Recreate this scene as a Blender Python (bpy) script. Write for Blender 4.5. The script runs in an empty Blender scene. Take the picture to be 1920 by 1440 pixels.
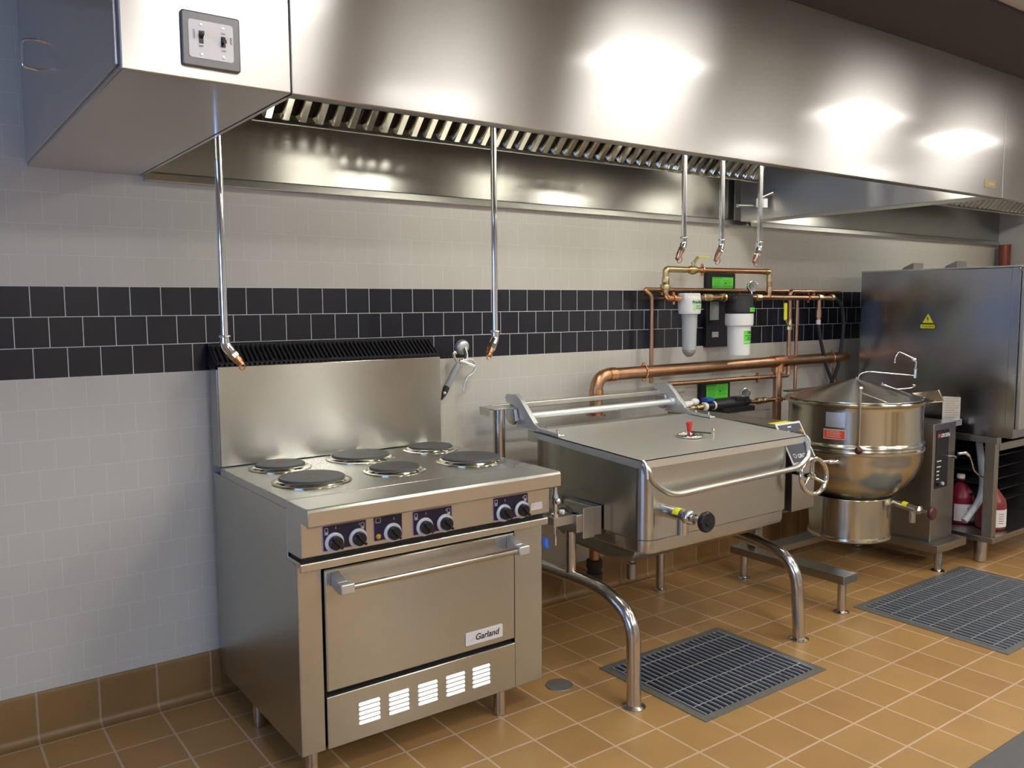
import bpy, bmesh, math
from mathutils import Vector, Matrix
C = bpy.context.scene
COL = C.collection
PI = math.pi

# ------------------------------------------------------------------ camera
cd = bpy.data.cameras.new('camera'); cam = bpy.data.objects.new('camera', cd); COL.objects.link(cam)
YAW, PIT, ROL = 0.6293018808863469, -0.09275730247680315, -0.006451304630586345
fw = Vector((math.sin(YAW)*math.cos(PIT), math.cos(YAW)*math.cos(PIT), math.sin(PIT)))
rt = Vector((math.cos(YAW), -math.sin(YAW), 0)); up = rt.cross(fw)
r2 = rt*math.cos(ROL)+up*math.sin(ROL); u2 = -rt*math.sin(ROL)+up*math.cos(ROL)
M = Matrix((r2, u2, -fw)).transposed().to_4x4(); M.translation = Vector((-0.3944, -3.4159, 1.5663))
cam.matrix_world = M
cd.sensor_width = 36.0; cd.lens = 36.0*1589.822/1920.0; cd.clip_start = .05; cd.clip_end = 60
C.camera = cam

# ------------------------------------------------------------------ world, exposure
w = bpy.data.worlds.new('world'); C.world = w; w.use_nodes = True
w.node_tree.nodes['Background'].inputs[0].default_value = (.35, .5, .85, 1)
w.node_tree.nodes['Background'].inputs[1].default_value = .3
C.view_settings.view_transform = 'Standard'; C.view_settings.look = 'None'
C.view_settings.gamma = 1; C.view_settings.use_curve_mapping = False
C.view_settings.exposure = 0.80
LAMP = 11.0          # brightness of the ceiling lights near the hood
LAMP_FILL = 24.0         # brightness of the unseen third-row lights, added as fill
HOODL = 32.0         # brightness of the lamps inside the hoods
DAY = 4.5            # brightness of daylight in the windows

# ------------------------------------------------------------------ materials
def N(nt, t, **kw):
    n = nt.nodes.new(t)
    for k, v in kw.items(): setattr(n, k, v)
    return n
def mat(name, col=(.8,.8,.8), rough=.5, metal=0., aniso=0., emit=None, es=1., trans=0., noise=0., nscale=20., bump=0., spec=.5, alpha=1., ior=1.45, nstretch=(1,1,1), coat=0.):
    m = bpy.data.materials.new(name); m.use_nodes = True; nt = m.node_tree
    b = nt.nodes['Principled BSDF']; L = nt.links.new
    b.inputs['Base Color'].default_value = (*col, 1); b.inputs['Roughness'].default_value = rough
    b.inputs['Metallic'].default_value = metal; b.inputs['IOR'].default_value = ior
    b.inputs['Specular IOR Level'].default_value = spec
    if coat: b.inputs['Coat Weight'].default_value = coat; b.inputs['Coat Roughness'].default_value = .13
    if trans: b.inputs['Transmission Weight'].default_value = trans
    if alpha < 1: b.inputs['Alpha'].default_value = alpha
    if emit: b.inputs['Emission Color'].default_value = (*emit, 1); b.inputs['Emission Strength'].default_value = es
    if aniso:
        b.inputs['Anisotropic'].default_value = aniso
        c = N(nt, 'ShaderNodeCombineXYZ'); c.inputs[1].default_value = .04; c.inputs[2].default_value = 1.
        L(c.outputs[0], b.inputs['Tangent'])
    if noise or bump:
        g = N(nt, 'ShaderNodeNewGeometry'); mp = N(nt, 'ShaderNodeMapping'); mp.inputs['Scale'].default_value = nstretch
        no = N(nt, 'ShaderNodeTexNoise'); no.inputs['Scale'].default_value = nscale; no.inputs['Detail'].default_value = 4
        L(g.outputs['Position'], mp.inputs[0]); L(mp.outputs[0], no.inputs['Vector'])
        if noise:
            mr = N(nt, 'ShaderNodeMapRange'); mr.inputs[3].default_value = 1-noise; mr.inputs[4].default_value = 1+noise
            mx = N(nt, 'ShaderNodeMix', data_type='RGBA', blend_type='MULTIPLY'); mx.inputs[0].default_value = 1
            L(no.outputs[0], mr.inputs[0]); mx.inputs[6].default_value = (*col, 1)
            cc = N(nt, 'ShaderNodeCombineColor')
            for i in range(3): L(mr.outputs[0], cc.inputs[i])
            L(cc.outputs[0], mx.inputs[7]); L(mx.outputs[2], b.inputs['Base Color'])
        if bump:
            bp = N(nt, 'ShaderNodeBump'); bp.inputs['Strength'].default_value = bump; bp.inputs['Distance'].default_value = .002
            L(no.outputs[0], bp.inputs['Height']); L(bp.outputs[0], b.inputs['Normal'])
    return m
ST = (.50, .505, .475)
steel = mat('brushed_steel', ST, .25, 1, .85, noise=.05, nscale=9, nstretch=(1, 1, 6))
steel_hood = mat('hood_steel', (.50, .49, .475), .29, 1, .92, noise=.05, nscale=3, coat=.9)
steel_dk = mat('dull_steel', (.37, .355, .325), .34, 1, .3, noise=.06, nscale=8)
steel_tube = mat('tube_steel', (.55, .52, .48), .2, 1)
oven_steel = mat('oven_side_steel', (.33, .33, .34), .2, 1, .35, noise=.05, nscale=5)
steel_satin = mat('satin_steel', (.58, .58, .55), .33, 1, noise=.04, nscale=12)
polish = mat('polished_steel', (.66, .63, .55), .12, 1, noise=.05, nscale=6)
kettlem = mat('kettle_steel', (.54, .515, .43), .20, 1, .6, noise=.06, nscale=5)
tube_valve = mat('valve_steel', (.60, .60, .60), .2, 1)
chrome = mat('chrome', (.82, .83, .85), .07, 1)
cast = mat('cast_aluminium', (.66, .68, .70), .42, .85, noise=.05)
copper = mat('copper', (.66, .33, .17), .27, 1, noise=.22, nscale=14)
copper_dk = mat('aged_copper', (.47, .27, .16), .34, 1, noise=.25, nscale=18)
brass = mat('brass', (.55, .44, .24), .3, 1, noise=.15)
bronze = mat('bronze_cap', (.42, .25, .20), .35, 1)
black = mat('black_plastic', (.012, .012, .016), .35)
blackm = mat('black_enamel', (.015, .014, .018), .42)
navy = mat('navy_label', (.012, .014, .045), .3)
dark = mat('dark_gap', (.02, .016, .014), .7)
hotplate = mat('cast_iron_plate', (.085, .09, .095), .5, .25, noise=.12, nscale=60)
white = mat('white_plastic', (.78, .79, .80), .35)
offwhite = mat('white_paper', (.66, .65, .66), .6)
clear = mat('clear_plastic', (.80, .84, .88), .12, trans=.75, ior=1.3)
ring = mat('dial_white', (.62, .66, .74), .3, .1)
green = mat('green_label', (.14, .72, .07), .45)
greenp = mat('pale_green_label', (.45, .72, .42), .45)
yellow = mat('yellow_label', (.82, .80, .03), .45)
red = mat('red_plastic', (.55, .03, .03), .35)
redlab = mat('red_label', (.62, .07, .04), .45)
maroon = mat('maroon_ball', (.07, .02, .02), .3)
pinkline = mat('violet_outline', (.38, .22, .50), .45)
blue = mat('blue_plastic', (.02, .10, .55), .4)
rubber = mat('dark_rubber', (.03, .03, .033), .55)
hosegrey = mat('grey_hose', (.33, .36, .38), .45)
jugred = mat('red_liquid_jug', (.20, .03, .028), .35)
jugbright = mat('bright_red_jug', (.20, .008, .03), .35)
ink = mat('ink', (.01, .01, .012), .5)
inkwhite = mat('white_ink', (.8, .8, .82), .5)
inkgreen = mat('dark_green_ink', (.03, .2, .03), .5)
amber = mat('amber_lens', (.55, .28, .04), .2)
glassface = mat('gauge_glass', (.70, .72, .72), .08)
reddot = mat('red_mark', (.30, .06, .04), .5)
greymat = mat('grey_rubber_mat', (.10, .10, .10), .6, noise=.1, nscale=40)
wallpaint = mat('painted_wall', (.45, .45, .43), .7, noise=.03, nscale=3)
shadeceil = mat('dark_ceiling_panel', (.045, .036, .05), .6, noise=.1, nscale=5)
drainm = mat('drain_metal', (.22, .21, .18), .5, .6, noise=.2, nscale=40)
gratem = mat('grate_steel', (.55, .57, .60), .4, .6, noise=.15, nscale=30)
graterim = mat('grate_rim', (.24, .24, .22), .5, .7, noise=.2, nscale=25)
pit = mat('drain_pit', (.008, .010, .016), .5)
lampm = mat('troffer_diffuser', (.9, .9, .9), .5, emit=(1.0, .965, .90), es=LAMP)
lampfill = mat('troffer_diffuser_large', (.9, .9, .9), .5, emit=(1.0, .965, .90), es=LAMP_FILL)
hoodlamp = mat('hood_lamp_glass', (.9, .9, .9), .5, emit=(1.0, .96, .84), es=HOODL)
daym = mat('window_daylight', (.8, .85, .9), .3, emit=(.28, .5, 1.0), es=DAY)
whiteframe = mat('white_frame', (.7, .7, .7), .5)

def tile_wall():
    m = bpy.data.materials.new('glazed_wall_tile'); m.use_nodes = True; nt = m.node_tree; L = nt.links.new
    b = nt.nodes['Principled BSDF']
    P = .1095; H = 1.6441
    g = N(nt, 'ShaderNodeNewGeometry'); s = N(nt, 'ShaderNodeSeparateXYZ'); L(g.outputs['Position'], s.inputs[0])
    ax = N(nt, 'ShaderNodeMath', operation='ADD'); ax.inputs[1].default_value = P*40.5
    # the side wall runs along y: x+y serves both walls
    sm = N(nt, 'ShaderNodeMath', operation='ADD'); L(s.outputs[0], sm.inputs[0]); L(s.outputs[1], sm.inputs[1])
    L(sm.outputs[0], ax.inputs[0])
    az = N(nt, 'ShaderNodeMath', operation='ADD'); az.inputs[1].default_value = -(H-3*P)+20*P; L(s.outputs[2], az.inputs[0])
    v = N(nt, 'ShaderNodeCombineXYZ'); L(ax.outputs[0], v.inputs[0]); L(az.outputs[0], v.inputs[1])
    def brick(c1, c2, cm, ms):
        k = N(nt, 'ShaderNodeTexBrick'); k.offset = .5; k.offset_frequency = 2; k.squash = 1
        k.inputs['Color1'].default_value = (*c1, 1); k.inputs['Color2'].default_value = (*c2, 1); k.inputs['Mortar'].default_value = (*cm, 1)
        k.inputs['Scale'].default_value = 1; k.inputs['Mortar Size'].default_value = ms; k.inputs['Mortar Smooth'].default_value = .3
        k.inputs['Bias'].default_value = 0; k.inputs['Brick Width'].default_value = P; k.inputs['Row Height'].default_value = P
        L(v.outputs[0], k.inputs['Vector']); return k
    cr = brick((.56, .55, .50), (.55, .54, .49), (.66, .65, .615), .0013)
    nv = brick((.010, .0115, .020), (.013, .0145, .024), (.60, .60, .62), .0017)
    gt = N(nt, 'ShaderNodeMath', operation='GREATER_THAN'); gt.inputs[1].default_value = H-3*P; L(s.outputs[2], gt.inputs[0])
    lt = N(nt, 'ShaderNodeMath', operation='LESS_THAN'); lt.inputs[1].default_value = H; L(s.outputs[2], lt.inputs[0])
    mu = N(nt, 'ShaderNodeMath', operation='MULTIPLY'); L(gt.outputs[0], mu.inputs[0]); L(lt.outputs[0], mu.inputs[1])
    mx = N(nt, 'ShaderNodeMix', data_type='RGBA'); L(mu.outputs[0], mx.inputs[0]); L(cr.outputs[0], mx.inputs[6]); L(nv.outputs[0], mx.inputs[7])
    L(mx.outputs[2], b.inputs['Base Color'])
    fa = N(nt, 'ShaderNodeMapRange'); fa.inputs[3].default_value = .33; fa.inputs[4].default_value = .22
    L(mu.outputs[0], fa.inputs[0])
    ro = N(nt, 'ShaderNodeMath', operation='ADD', use_clamp=True); L(fa.outputs[0], ro.inputs[0])
    mo = N(nt, 'ShaderNodeMath', operation='MULTIPLY'); mo.inputs[1].default_value = .45; L(nv.outputs['Fac'], mo.inputs[0]); L(mo.outputs[0], ro.inputs[1])
    L(ro.outputs[0], b.inputs['Roughness'])
    no = N(nt, 'ShaderNodeTexNoise'); no.inputs['Scale'].default_value = 9; L(g.outputs['Position'], no.inputs['Vector'])
    mm = N(nt, 'ShaderNodeMath', operation='MULTIPLY_ADD'); mm.inputs[1].default_value = -1.5; L(nv.outputs['Fac'], mm.inputs[0]); L(no.outputs[0], mm.inputs[2])
    bp = N(nt, 'ShaderNodeBump'); bp.inputs['Strength'].default_value = .35; bp.inputs['Distance'].default_value = .0015
    L(mm.outputs[0], bp.inputs['Height']); L(bp.outputs[0], b.inputs['Normal'])
    return m
def quarry(name, y0, rows, c1f=.88):
    m = bpy.data.materials.new(name); m.use_nodes = True; nt = m.node_tree; L = nt.links.new
    b = nt.nodes['Principled BSDF']; Q = .2065
    g = N(nt, 'ShaderNodeNewGeometry'); s = N(nt, 'ShaderNodeSeparateXYZ'); L(g.outputs['Position'], s.inputs[0])
    ax = N(nt, 'ShaderNodeMath', operation='ADD'); ax.inputs[1].default_value = .0545+Q*60; L(s.outputs[0], ax.inputs[0])
    ay = N(nt, 'ShaderNodeMath', operation='ADD'); ay.inputs[1].default_value = y0+Q*80; L(s.outputs[1], ay.inputs[0])
    v = N(nt, 'ShaderNodeCombineXYZ'); L(ax.outputs[0], v.inputs[0])
    if rows: L(ay.outputs[0], v.inputs[1])
    else: v.inputs[1].default_value = Q*.5
    k = N(nt, 'ShaderNodeTexBrick'); k.offset = 0; k.squash = 1
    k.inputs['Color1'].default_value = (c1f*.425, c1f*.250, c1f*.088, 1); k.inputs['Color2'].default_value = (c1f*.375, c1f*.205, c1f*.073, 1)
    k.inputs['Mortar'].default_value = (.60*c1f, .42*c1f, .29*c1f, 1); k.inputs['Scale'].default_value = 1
    k.inputs['Mortar Size'].default_value = .0050; k.inputs['Mortar Smooth'].default_value = .4; k.inputs['Bias'].default_value = -.1
    k.inputs['Brick Width'].default_value = Q; k.inputs['Row Height'].default_value = Q
    L(v.outputs[0], k.inputs['Vector'])
    no = N(nt, 'ShaderNodeTexNoise'); no.inputs['Scale'].default_value = 5; no.inputs['Detail'].default_value = 6; no.inputs['Roughness'].default_value = .7
    L(g.outputs['Position'], no.inputs['Vector'])
    mr = N(nt, 'ShaderNodeMapRange'); mr.inputs[3].default_value = .78; mr.inputs[4].default_value = 1.22; L(no.outputs[0], mr.inputs[0])
    cc = N(nt, 'ShaderNodeCombineColor')
    for i in range(3): L(mr.outputs[0], cc.inputs[i])
    mx = N(nt, 'ShaderNodeMix', data_type='RGBA', blend_type='MULTIPLY'); mx.inputs[0].default_value = 1
    L(k.outputs[0], mx.inputs[6]); L(cc.outputs[0], mx.inputs[7]); L(mx.outputs[2], b.inputs['Base Color'])
    rr = N(nt, 'ShaderNodeMapRange'); rr.inputs[3].default_value = .30; rr.inputs[4].default_value = .52; L(no.outputs[0], rr.inputs[0]); L(rr.outputs[0], b.inputs['Roughness'])
    mm = N(nt, 'ShaderNodeMath', operation='MULTIPLY_ADD'); mm.inputs[1].default_value = -1.2; L(k.outputs['Fac'], mm.inputs[0]); L(no.outputs[0], mm.inputs[2])
    bp = N(nt, 'ShaderNodeBump'); bp.inputs['Strength'].default_value = .3; bp.inputs['Distance'].default_value = .002
    L(mm.outputs[0], bp.inputs['Height']); L(bp.outputs[0], b.inputs['Normal'])
    return m
def ceil_mat():
    m = bpy.data.materials.new('ceiling_tiles'); m.use_nodes = True; nt = m.node_tree; L = nt.links.new
    b = nt.nodes['Principled BSDF']; g = N(nt, 'ShaderNodeNewGeometry')
    k = N(nt, 'ShaderNodeTexBrick'); k.offset = 0; k.inputs['Color1'].default_value = (.5, .5, .48, 1); k.inputs['Color2'].default_value = (.47, .47, .45, 1)
    k.inputs['Mortar'].default_value = (.35, .35, .35, 1); k.inputs['Scale'].default_value = 1; k.inputs['Mortar Size'].default_value = .012
    k.inputs['Brick Width'].default_value = .61; k.inputs['Row Height'].default_value = .61
    L(g.outputs['Position'], k.inputs['Vector']); L(k.outputs[0], b.inputs['Base Color']); b.inputs['Roughness'].default_value = .85
    return m
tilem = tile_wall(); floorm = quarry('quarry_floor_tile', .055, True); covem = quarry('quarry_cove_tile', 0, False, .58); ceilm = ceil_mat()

# ------------------------------------------------------------------ mesh builder (world coordinates)
def fillet(pts, R, n=7):
    pts = [Vector(p) for p in pts]
    if not R or len(pts) < 3: return pts
    out = [pts[0]]
    for i in range(1, len(pts)-1):
        p, a, c = pts[i], pts[i-1], pts[i+1]
        d1 = (a-p); d2 = (c-p); r = min(R, d1.length*.49, d2.length*.49)
        s, e = p+d1.normalized()*r, p+d2.normalized()*r
        for k in range(n+1):
            t = k/n; out.append(s*(1-t)**2*1.0 + p*2*t*(1-t) + e*t*t)
    out.append(pts[-1]); return out
class MB:
    def __init__(s): s.v = []; s.f = []
    def add(s, vs, fs):
        o = len(s.v); s.v += [tuple(v) for v in vs]; s.f += [tuple(i+o for i in f) for f in fs]; return s
    def box(s, x0, x1, y0, y1, z0, z1):
        x0, x1 = sorted((x0, x1)); y0, y1 = sorted((y0, y1)); z0, z1 = sorted((z0, z1))
        return s.add([(x0,y0,z0),(x1,y0,z0),(x1,y1,z0),(x0,y1,z0),(x0,y0,z1),(x1,y0,z1),(x1,y1,z1),(x0,y1,z1)],
                     [(0,3,2,1),(4,5,6,7),(0,1,5,4),(1,2,6,5),(2,3,7,6),(3,0,4,7)])
    def prism(s, poly, axis, a, b):
        "poly: 2-D points in the plane across axis (x: (y,z), y: (x,z), z: (x,y))"
        def P(p, t): return {'x': (t, p[0], p[1]), 'y': (p[0], t, p[1]), 'z': (p[0], p[1], t)}[axis]
        n = len(poly)
        return s.add([P(p, a) for p in poly]+[P(p, b) for p in poly],
              [tuple(range(n))[::-1], tuple(range(n, 2*n))]+[(i, (i+1) % n, (i+1) % n+n, i+n) for i in range(n)])
    def hexa(s, b4, t4):
        return s.add(list(b4)+list(t4), [(3,2,1,0),(4,5,6,7),(0,1,5,4),(1,2,6,5),(2,3,7,6),(3,0,4,7)])
    def tube(s, pts, r, R=0, n=16, cap=True):
        pts = fillet(pts, R); m = len(pts)
        T = [(pts[min(i+1, m-1)]-pts[max(i-1, 0)]).normalized() for i in range(m)]
        u = T[0].orthogonal().normalized(); vs = []
        for i in range(m):
            u = (u-T[i]*u.dot(T[i])).normalized(); w_ = T[i].cross(u)
            rr = r[i] if isinstance(r, (list, tuple)) else r
            vs += [pts[i]+(u*math.cos(2*PI*k/n)+w_*math.sin(2*PI*k/n))*rr for k in range(n)]
        fs = [(i*n+k, i*n+(k+1) % n, (i+1)*n+(k+1) % n, (i+1)*n+k) for i in range(m-1) for k in range(n)]
        if cap: fs += [tuple(range(n))[::-1], tuple((m-1)*n+k for k in range(n))]
        return s.add(vs, fs)
    def lathe(s, prof, c, ax=(0,0,1), n=40, a0=0., a1=2*PI):
        "prof: (radius, height) list"
        ax = Vector(ax).normalized(); u = Vector((1,0,0)) if abs(ax.x) < .9 else Vector((0,1,0))
        u = (u-ax*u.dot(ax)).normalized(); w_ = ax.cross(u); c = Vector(c); vs = []; full = abs(a1-a0-2*PI) < 1e-6
        m = n if full else n+1
        for r, h in prof:
            vs += [c+ax*h+(u*math.cos(a0+(a1-a0)*k/n)+w_*math.sin(a0+(a1-a0)*k/n))*max(r, 1e-5) for k in range(m)]
        fs = []
        for i in range(len(prof)-1):
            for k in range(n):
                k2 = (k+1) % m; fs.append((i*m+k, i*m+k2, (i+1)*m+k2, (i+1)*m+k))
        if full: fs += [tuple(range(m))[::-1], tuple((len(prof)-1)*m+k for k in range(m))]
        return s.add(vs, fs)
    def cyl(s, p0, p1, r, n=24):
        p0, p1 = Vector(p0), Vector(p1); return s.lathe([(r, 0), (r, (p1-p0).length)], p0, p1-p0, n)
    def ball(s, c, r, n=18, sc=(1,1,1)):
        vs = []; fs = []; h = n//2
        for i in range(h+1):
            a = -PI/2+PI*i/h
            for k in range(n): vs.append((c[0]+sc[0]*r*math.cos(a)*math.cos(2*PI*k/n), c[1]+sc[1]*r*math.cos(a)*math.sin(2*PI*k/n), c[2]+sc[2]*r*math.sin(a)))
        for i in range(h):
            for k in range(n): fs.append((i*n+k, i*n+(k+1) % n, (i+1)*n+(k+1) % n, (i+1)*n+k))
        return s.add(vs, fs)
    def torus(s, c, R, r, ax=(0,0,1), n=36, m=12):
        ax = Vector(ax).normalized(); u = Vector((1,0,0)) if abs(ax.x) < .9 else Vector((0,1,0))
        u = (u-ax*u.dot(ax)).normalized(); w_ = ax.cross(u); c = Vector(c); vs = []
        for i in range(n):
            d = u*math.cos(2*PI*i/n)+w_*math.sin(2*PI*i/n)
            vs += [c+d*(R+r*math.cos(2*PI*k/m))+ax*r*math.sin(2*PI*k/m) for k in range(m)]
        return s.add(vs, [(i*m+k, ((i+1) % n)*m+k, ((i+1) % n)*m+(k+1) % m, i*m+(k+1) % m) for i in range(n) for k in range(m)])
    def text(s, txt, o, ex, ey, size, depth=.0008, bold=0., shear=0., space=1.):
        cu = bpy.data.curves.new('t', 'FONT'); cu.body = txt; cu.size = size; cu.offset = bold; cu.shear = shear; cu.space_character = space
        cu.resolution_u = 3; ob = bpy.data.objects.new('t', cu); me = bpy.data.meshes.new_from_object(ob)
        o, ex, ey = Vector(o), Vector(ex).normalized(), Vector(ey).normalized(); n_ = ex.cross(ey)
        vs = [o+ex*v.co.x+ey*v.co.y+n_*depth for v in me.vertices]
        s.add(vs, [tuple(p.vertices) for p in me.polygons])
        bpy.data.objects.remove(ob); bpy.data.curves.remove(cu); bpy.data.meshes.remove(me); return s
    def build(s, name, m, parent=None, bevel=0., seg=2, smooth=True, label=None):
        off = Vector((0,0,0))
        if parent is not None:
            q = parent
            while q: off += q.location; q = q.parent
        else:
            xs = [v[0] for v in s.v]; ys = [v[1] for v in s.v]; zs = [v[2] for v in s.v]
            off = Vector(((min(xs)+max(xs))/2, (min(ys)+max(ys))/2, min(zs)))
        me = bpy.data.meshes.new(name); me.from_pydata([tuple(Vector(v)-off) for v in s.v], [], s.f); me.update()
        bm = bmesh.new(); bm.from_mesh(me); bmesh.ops.remove_doubles(bm, verts=bm.verts, dist=1e-6)
        if name not in ('lettering',): bmesh.ops.recalc_face_normals(bm, faces=bm.faces)
        bm.to_mesh(me); bm.free()
        ms = m if isinstance(m, (list, tuple)) else [m]
        for k in ms: me.materials.append(k)
        if smooth:
            me.polygons.foreach_set('use_smooth', [True]*len(me.polygons)); me.set_sharp_from_angle(angle=math.radians(38))
        o = bpy.data.objects.new(name, me); COL.objects.link(o)
        if parent is not None: o.parent = parent
        else: o.location = off
        if bevel:
            b = o.modifiers.new('bevel', 'BEVEL'); b.width = bevel; b.segments = seg; b.limit_method = 'ANGLE'; b.angle_limit = math.radians(50)
            b.harden_normals = False
        if smooth: wn = o.modifiers.new('normals', 'WEIGHTED_NORMAL'); wn.keep_sharp = True
        if label: o['label'] = label
        return o
def pieces(mb, name, m, parent, **kw):
    "one object for every separate piece of the mesh"
    par = list(range(len(mb.v)))
    def find(i):
        while par[i] != i: par[i] = par[par[i]]; i = par[i]
        return i
    for f in mb.f:
        for j in f[1:]: par[find(f[0])] = find(j)
    gr = {}
    for f in mb.f: gr.setdefault(find(f[0]), []).append(f)
    for fs in gr.values():
        ids = sorted({j for f in fs for j in f}); mp = {j: i for i, j in enumerate(ids)}
        q = MB(); q.v = [mb.v[j] for j in ids]; q.f = [tuple(mp[j] for j in f) for f in fs]; q.build(name, m, parent, **kw)
def thing(name, label, cat, loc, group=None):
    o = bpy.data.objects.new(name, None); COL.objects.link(o); o.location = loc; o.empty_display_size = .05
    o['label'] = label; o['category'] = cat
    if group: o['group'] = group
    return o
def tag(o, label, cat, group=None):
    o['label'] = label; o['category'] = cat
    if group: o['group'] = group
    return o
def struct(name, mb, m, **k):
    o = mb.build(name, m, **k); o['kind'] = 'structure'; return o
def rbox(x0, x1, y0, y1, r, n=6, only=None):
    "rounded rectangle polygon in plan"
    pts = []
    for i, (cx, cy, a) in enumerate(((x0+r, y0+r, PI), (x1-r, y0+r, 1.5*PI), (x1-r, y1-r, 0), (x0+r, y1-r, .5*PI))):
        if only and i not in only: pts.append(((x0,y0),(x1,y0),(x1,y1),(x0,y1))[i]); continue
        for k in range(n+1): b = a+PI/2*k/n; pts.append((cx+r*math.cos(b), cy+r*math.sin(b)))
    return pts

# ================================================================== SETTING
CZ = 2.637
RX = 7.12          # right wall
LX = -3.2; FY = -7.2
struct('floor', MB().box(LX, RX, FY, 0, -.1, 0), floorm, smooth=False)
struct('wall_back', MB().box(LX, RX, 0, .12, 0, CZ), tilem, smooth=False)
struct('wall_right', MB().box(RX, RX+.12, FY, .12, 0, CZ), wallpaint, smooth=False)
struct('wall_left', MB().box(LX-.12, LX, FY, .12, 0, CZ), wallpaint, smooth=False)
struct('wall_front', MB().box(LX-.12, RX+.12, FY-.12, FY, 0, CZ), wallpaint, smooth=False)
struct('ceiling', MB().box(LX, RX, FY, .12, CZ, CZ+.1), ceilm, smooth=False)
struct('trim_1', MB().box(.0, RX, -1.907, -1.497, CZ-.012, CZ-.001), shadeceil, smooth=False)  # strip of ceiling given a dark colour for the shade before the hood
# quarry cove base along the back wall
cove = [(-.0005, 0), (-.0005, .178), (-.006, .1765), (-.012, .16)]
cove += [(-.012-.024*(1-math.cos(t*PI/2)), .030-.0275*math.sin(t*PI/2)) for t in (.0, .2, .4, .6, .8, 1)] + [(-.054, .0018), (-.055, .0)]
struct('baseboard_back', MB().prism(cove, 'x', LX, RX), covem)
# windows with daylight (behind and to the side of the camera)
def window(name, axis, a0, a1, z0, z1, at, inward):
    fr = MB(); t = .05; d0, d1 = sorted((at, at+inward*.03))
    def bx(p0, p1, q0, q1, mb=fr, e0=d0, e1=d1):
        if axis == 'y': mb.box(e0, e1, p0, p1, q0, q1)
        else: mb.box(p0, p1, e0, e1, q0, q1)
    bx(a0, a1, z0, z0+t); bx(a0, a1, z1-t, z1); bx(a0, a0+t, z0, z1); bx(a1-t, a1, z0, z1); bx((a0+a1)/2-.02, (a0+a1)/2+.02, z0, z1)
    o = struct(name, fr, whiteframe)
    g = MB(); e0, e1 = sorted((at+inward*.004, at+inward*.012)); bx(a0+t, a1-t, z0+t, z1-t, g, e0, e1)
    g.build('window_pane', daym, o)
window('window_1', 'y', -4.3, -1.9, .9, 2.15, LX, 1)
for n_, (a, b_) in enumerate(((3.05, 3.45), (4.4, 5.0), (5.3, 5.95)), 1):  # unseen dark doors, added so the range riser reflects dark columns
    d_ = MB().box(a, b_, FY+.001, FY+.045, .005, 2.1); d_ = struct('door_%d' % n_, d_, mat('brown_door_%d' % n_, (.05, .035, .025), .5)); MB().box(b_-.09, b_-.05, FY+.0455, FY+.09, .98, 1.0).build('door_handle', chrome, d_)
# ceiling troffers; the larger unseen third row is added as fill light
for x, y, row in ((.62, -2.55, 'nearest the switch cabinet'), (2.35, -2.35, 'in the row along the hood, above the skillet'), (4.1, -2.40, 'in the row along the hood, above the kettle'), (5.35, -2.45, 'in the row along the hood, before the oven'),
               (1.9, -3.45, 'in the second row, opposite the range'), (4.5, -3.45, 'in the second row, opposite the kettle'), (6.25, -3.6, 'in the second row, far right'), (.8, -5.2, 'in the third row, left'), (3.2, -5.2, 'in the third row, middle'), (5.6, -5.2, 'in the third row, right')):
    t = thing('ceiling_light', 'rectangular ceiling light ' + row, 'light', (x, y, CZ-.02), 'ceiling lights')
    f = MB()
    h = .16 if y > -5 else .45
    for a in ((-.33, -.3, -h-.03, h+.03), (.3, .33, -h-.03, h+.03), (-.3, .3, -h-.03, -h), (-.3, .3, h, h+.03)): f.box(x+a[0], x+a[1], y+a[2], y+a[3], CZ-.018, CZ-.001)
    f.build('frame', whiteframe, t); MB().box(x-.3, x+.3, y-h, y+h, CZ-.010, CZ-.003).build('diffuser', lampm if y > -5 else lampfill, t, smooth=False)

# ================================================================== FLOOR ITEMS
def grate(x0, x1, y0, y1, label, nb, rods):
    t = thing('floor_grate', label, 'drain grate', ((x0+x1)/2, (y0+y1)/2, 0), 'floor grates')
    f = MB(); wd = .035
    f.box(x0, x1, y0, y0+wd, .0005, .004); f.box(x0, x1, y1-wd, y1, .0005, .004); f.box(x0, x0+wd, y0+wd, y1-wd, .0005, .004); f.box(x1-wd, x1, y0+wd, y1-wd, .0005, .004)
    f.build('grate_frame', graterim, t)
    MB().box(x0+wd, x1-wd, y0+wd, y1-wd, .0003, .001).build('drain_pan', pit, t)
    b = MB(); a0, a1 = x0+wd+.008, x1-wd-.008
    for i in range(nb):
        x = a0+(a1-a0)*i/(nb-1); b.box(x-.0022, x+.0022, y0+wd, y1-wd, .001, .008)
    for k in range(rods):
        y = y0+wd+(y1-y0-2*wd)*(k+.5)/rods; b.box(a0, a1, y-.002, y+.002, .007, .0085)
    b.build('grate_bars', gratem, t)
grate(1.985, 2.752, -1.372, -.775, 'steel bar floor grate in front of the skillet, beside the bent tube leg', 23, 4)
grate(3.530, 4.66, -1.765, -1.008, 'steel bar floor grate before the kettle and oven stand at right', 30, 7)
dr = MB().lathe([(.058, 0), (.056, .004), (.045, .0055), (0, .006)], (1.744, -.798, .0004), n=40)
dr = dr.build('floor_cleanout', drainm); tag(dr, 'small round grey metal cleanout cover set in the tiles beside the range', 'drain cover')
mt = MB().box(1.7, 5.8, -3.0, -2.118, .0005, .012).build('floor_mat', greymat, bevel=.004); tag(mt, 'dark grey floor mat at the bottom right corner of the photo', 'mat')

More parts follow.
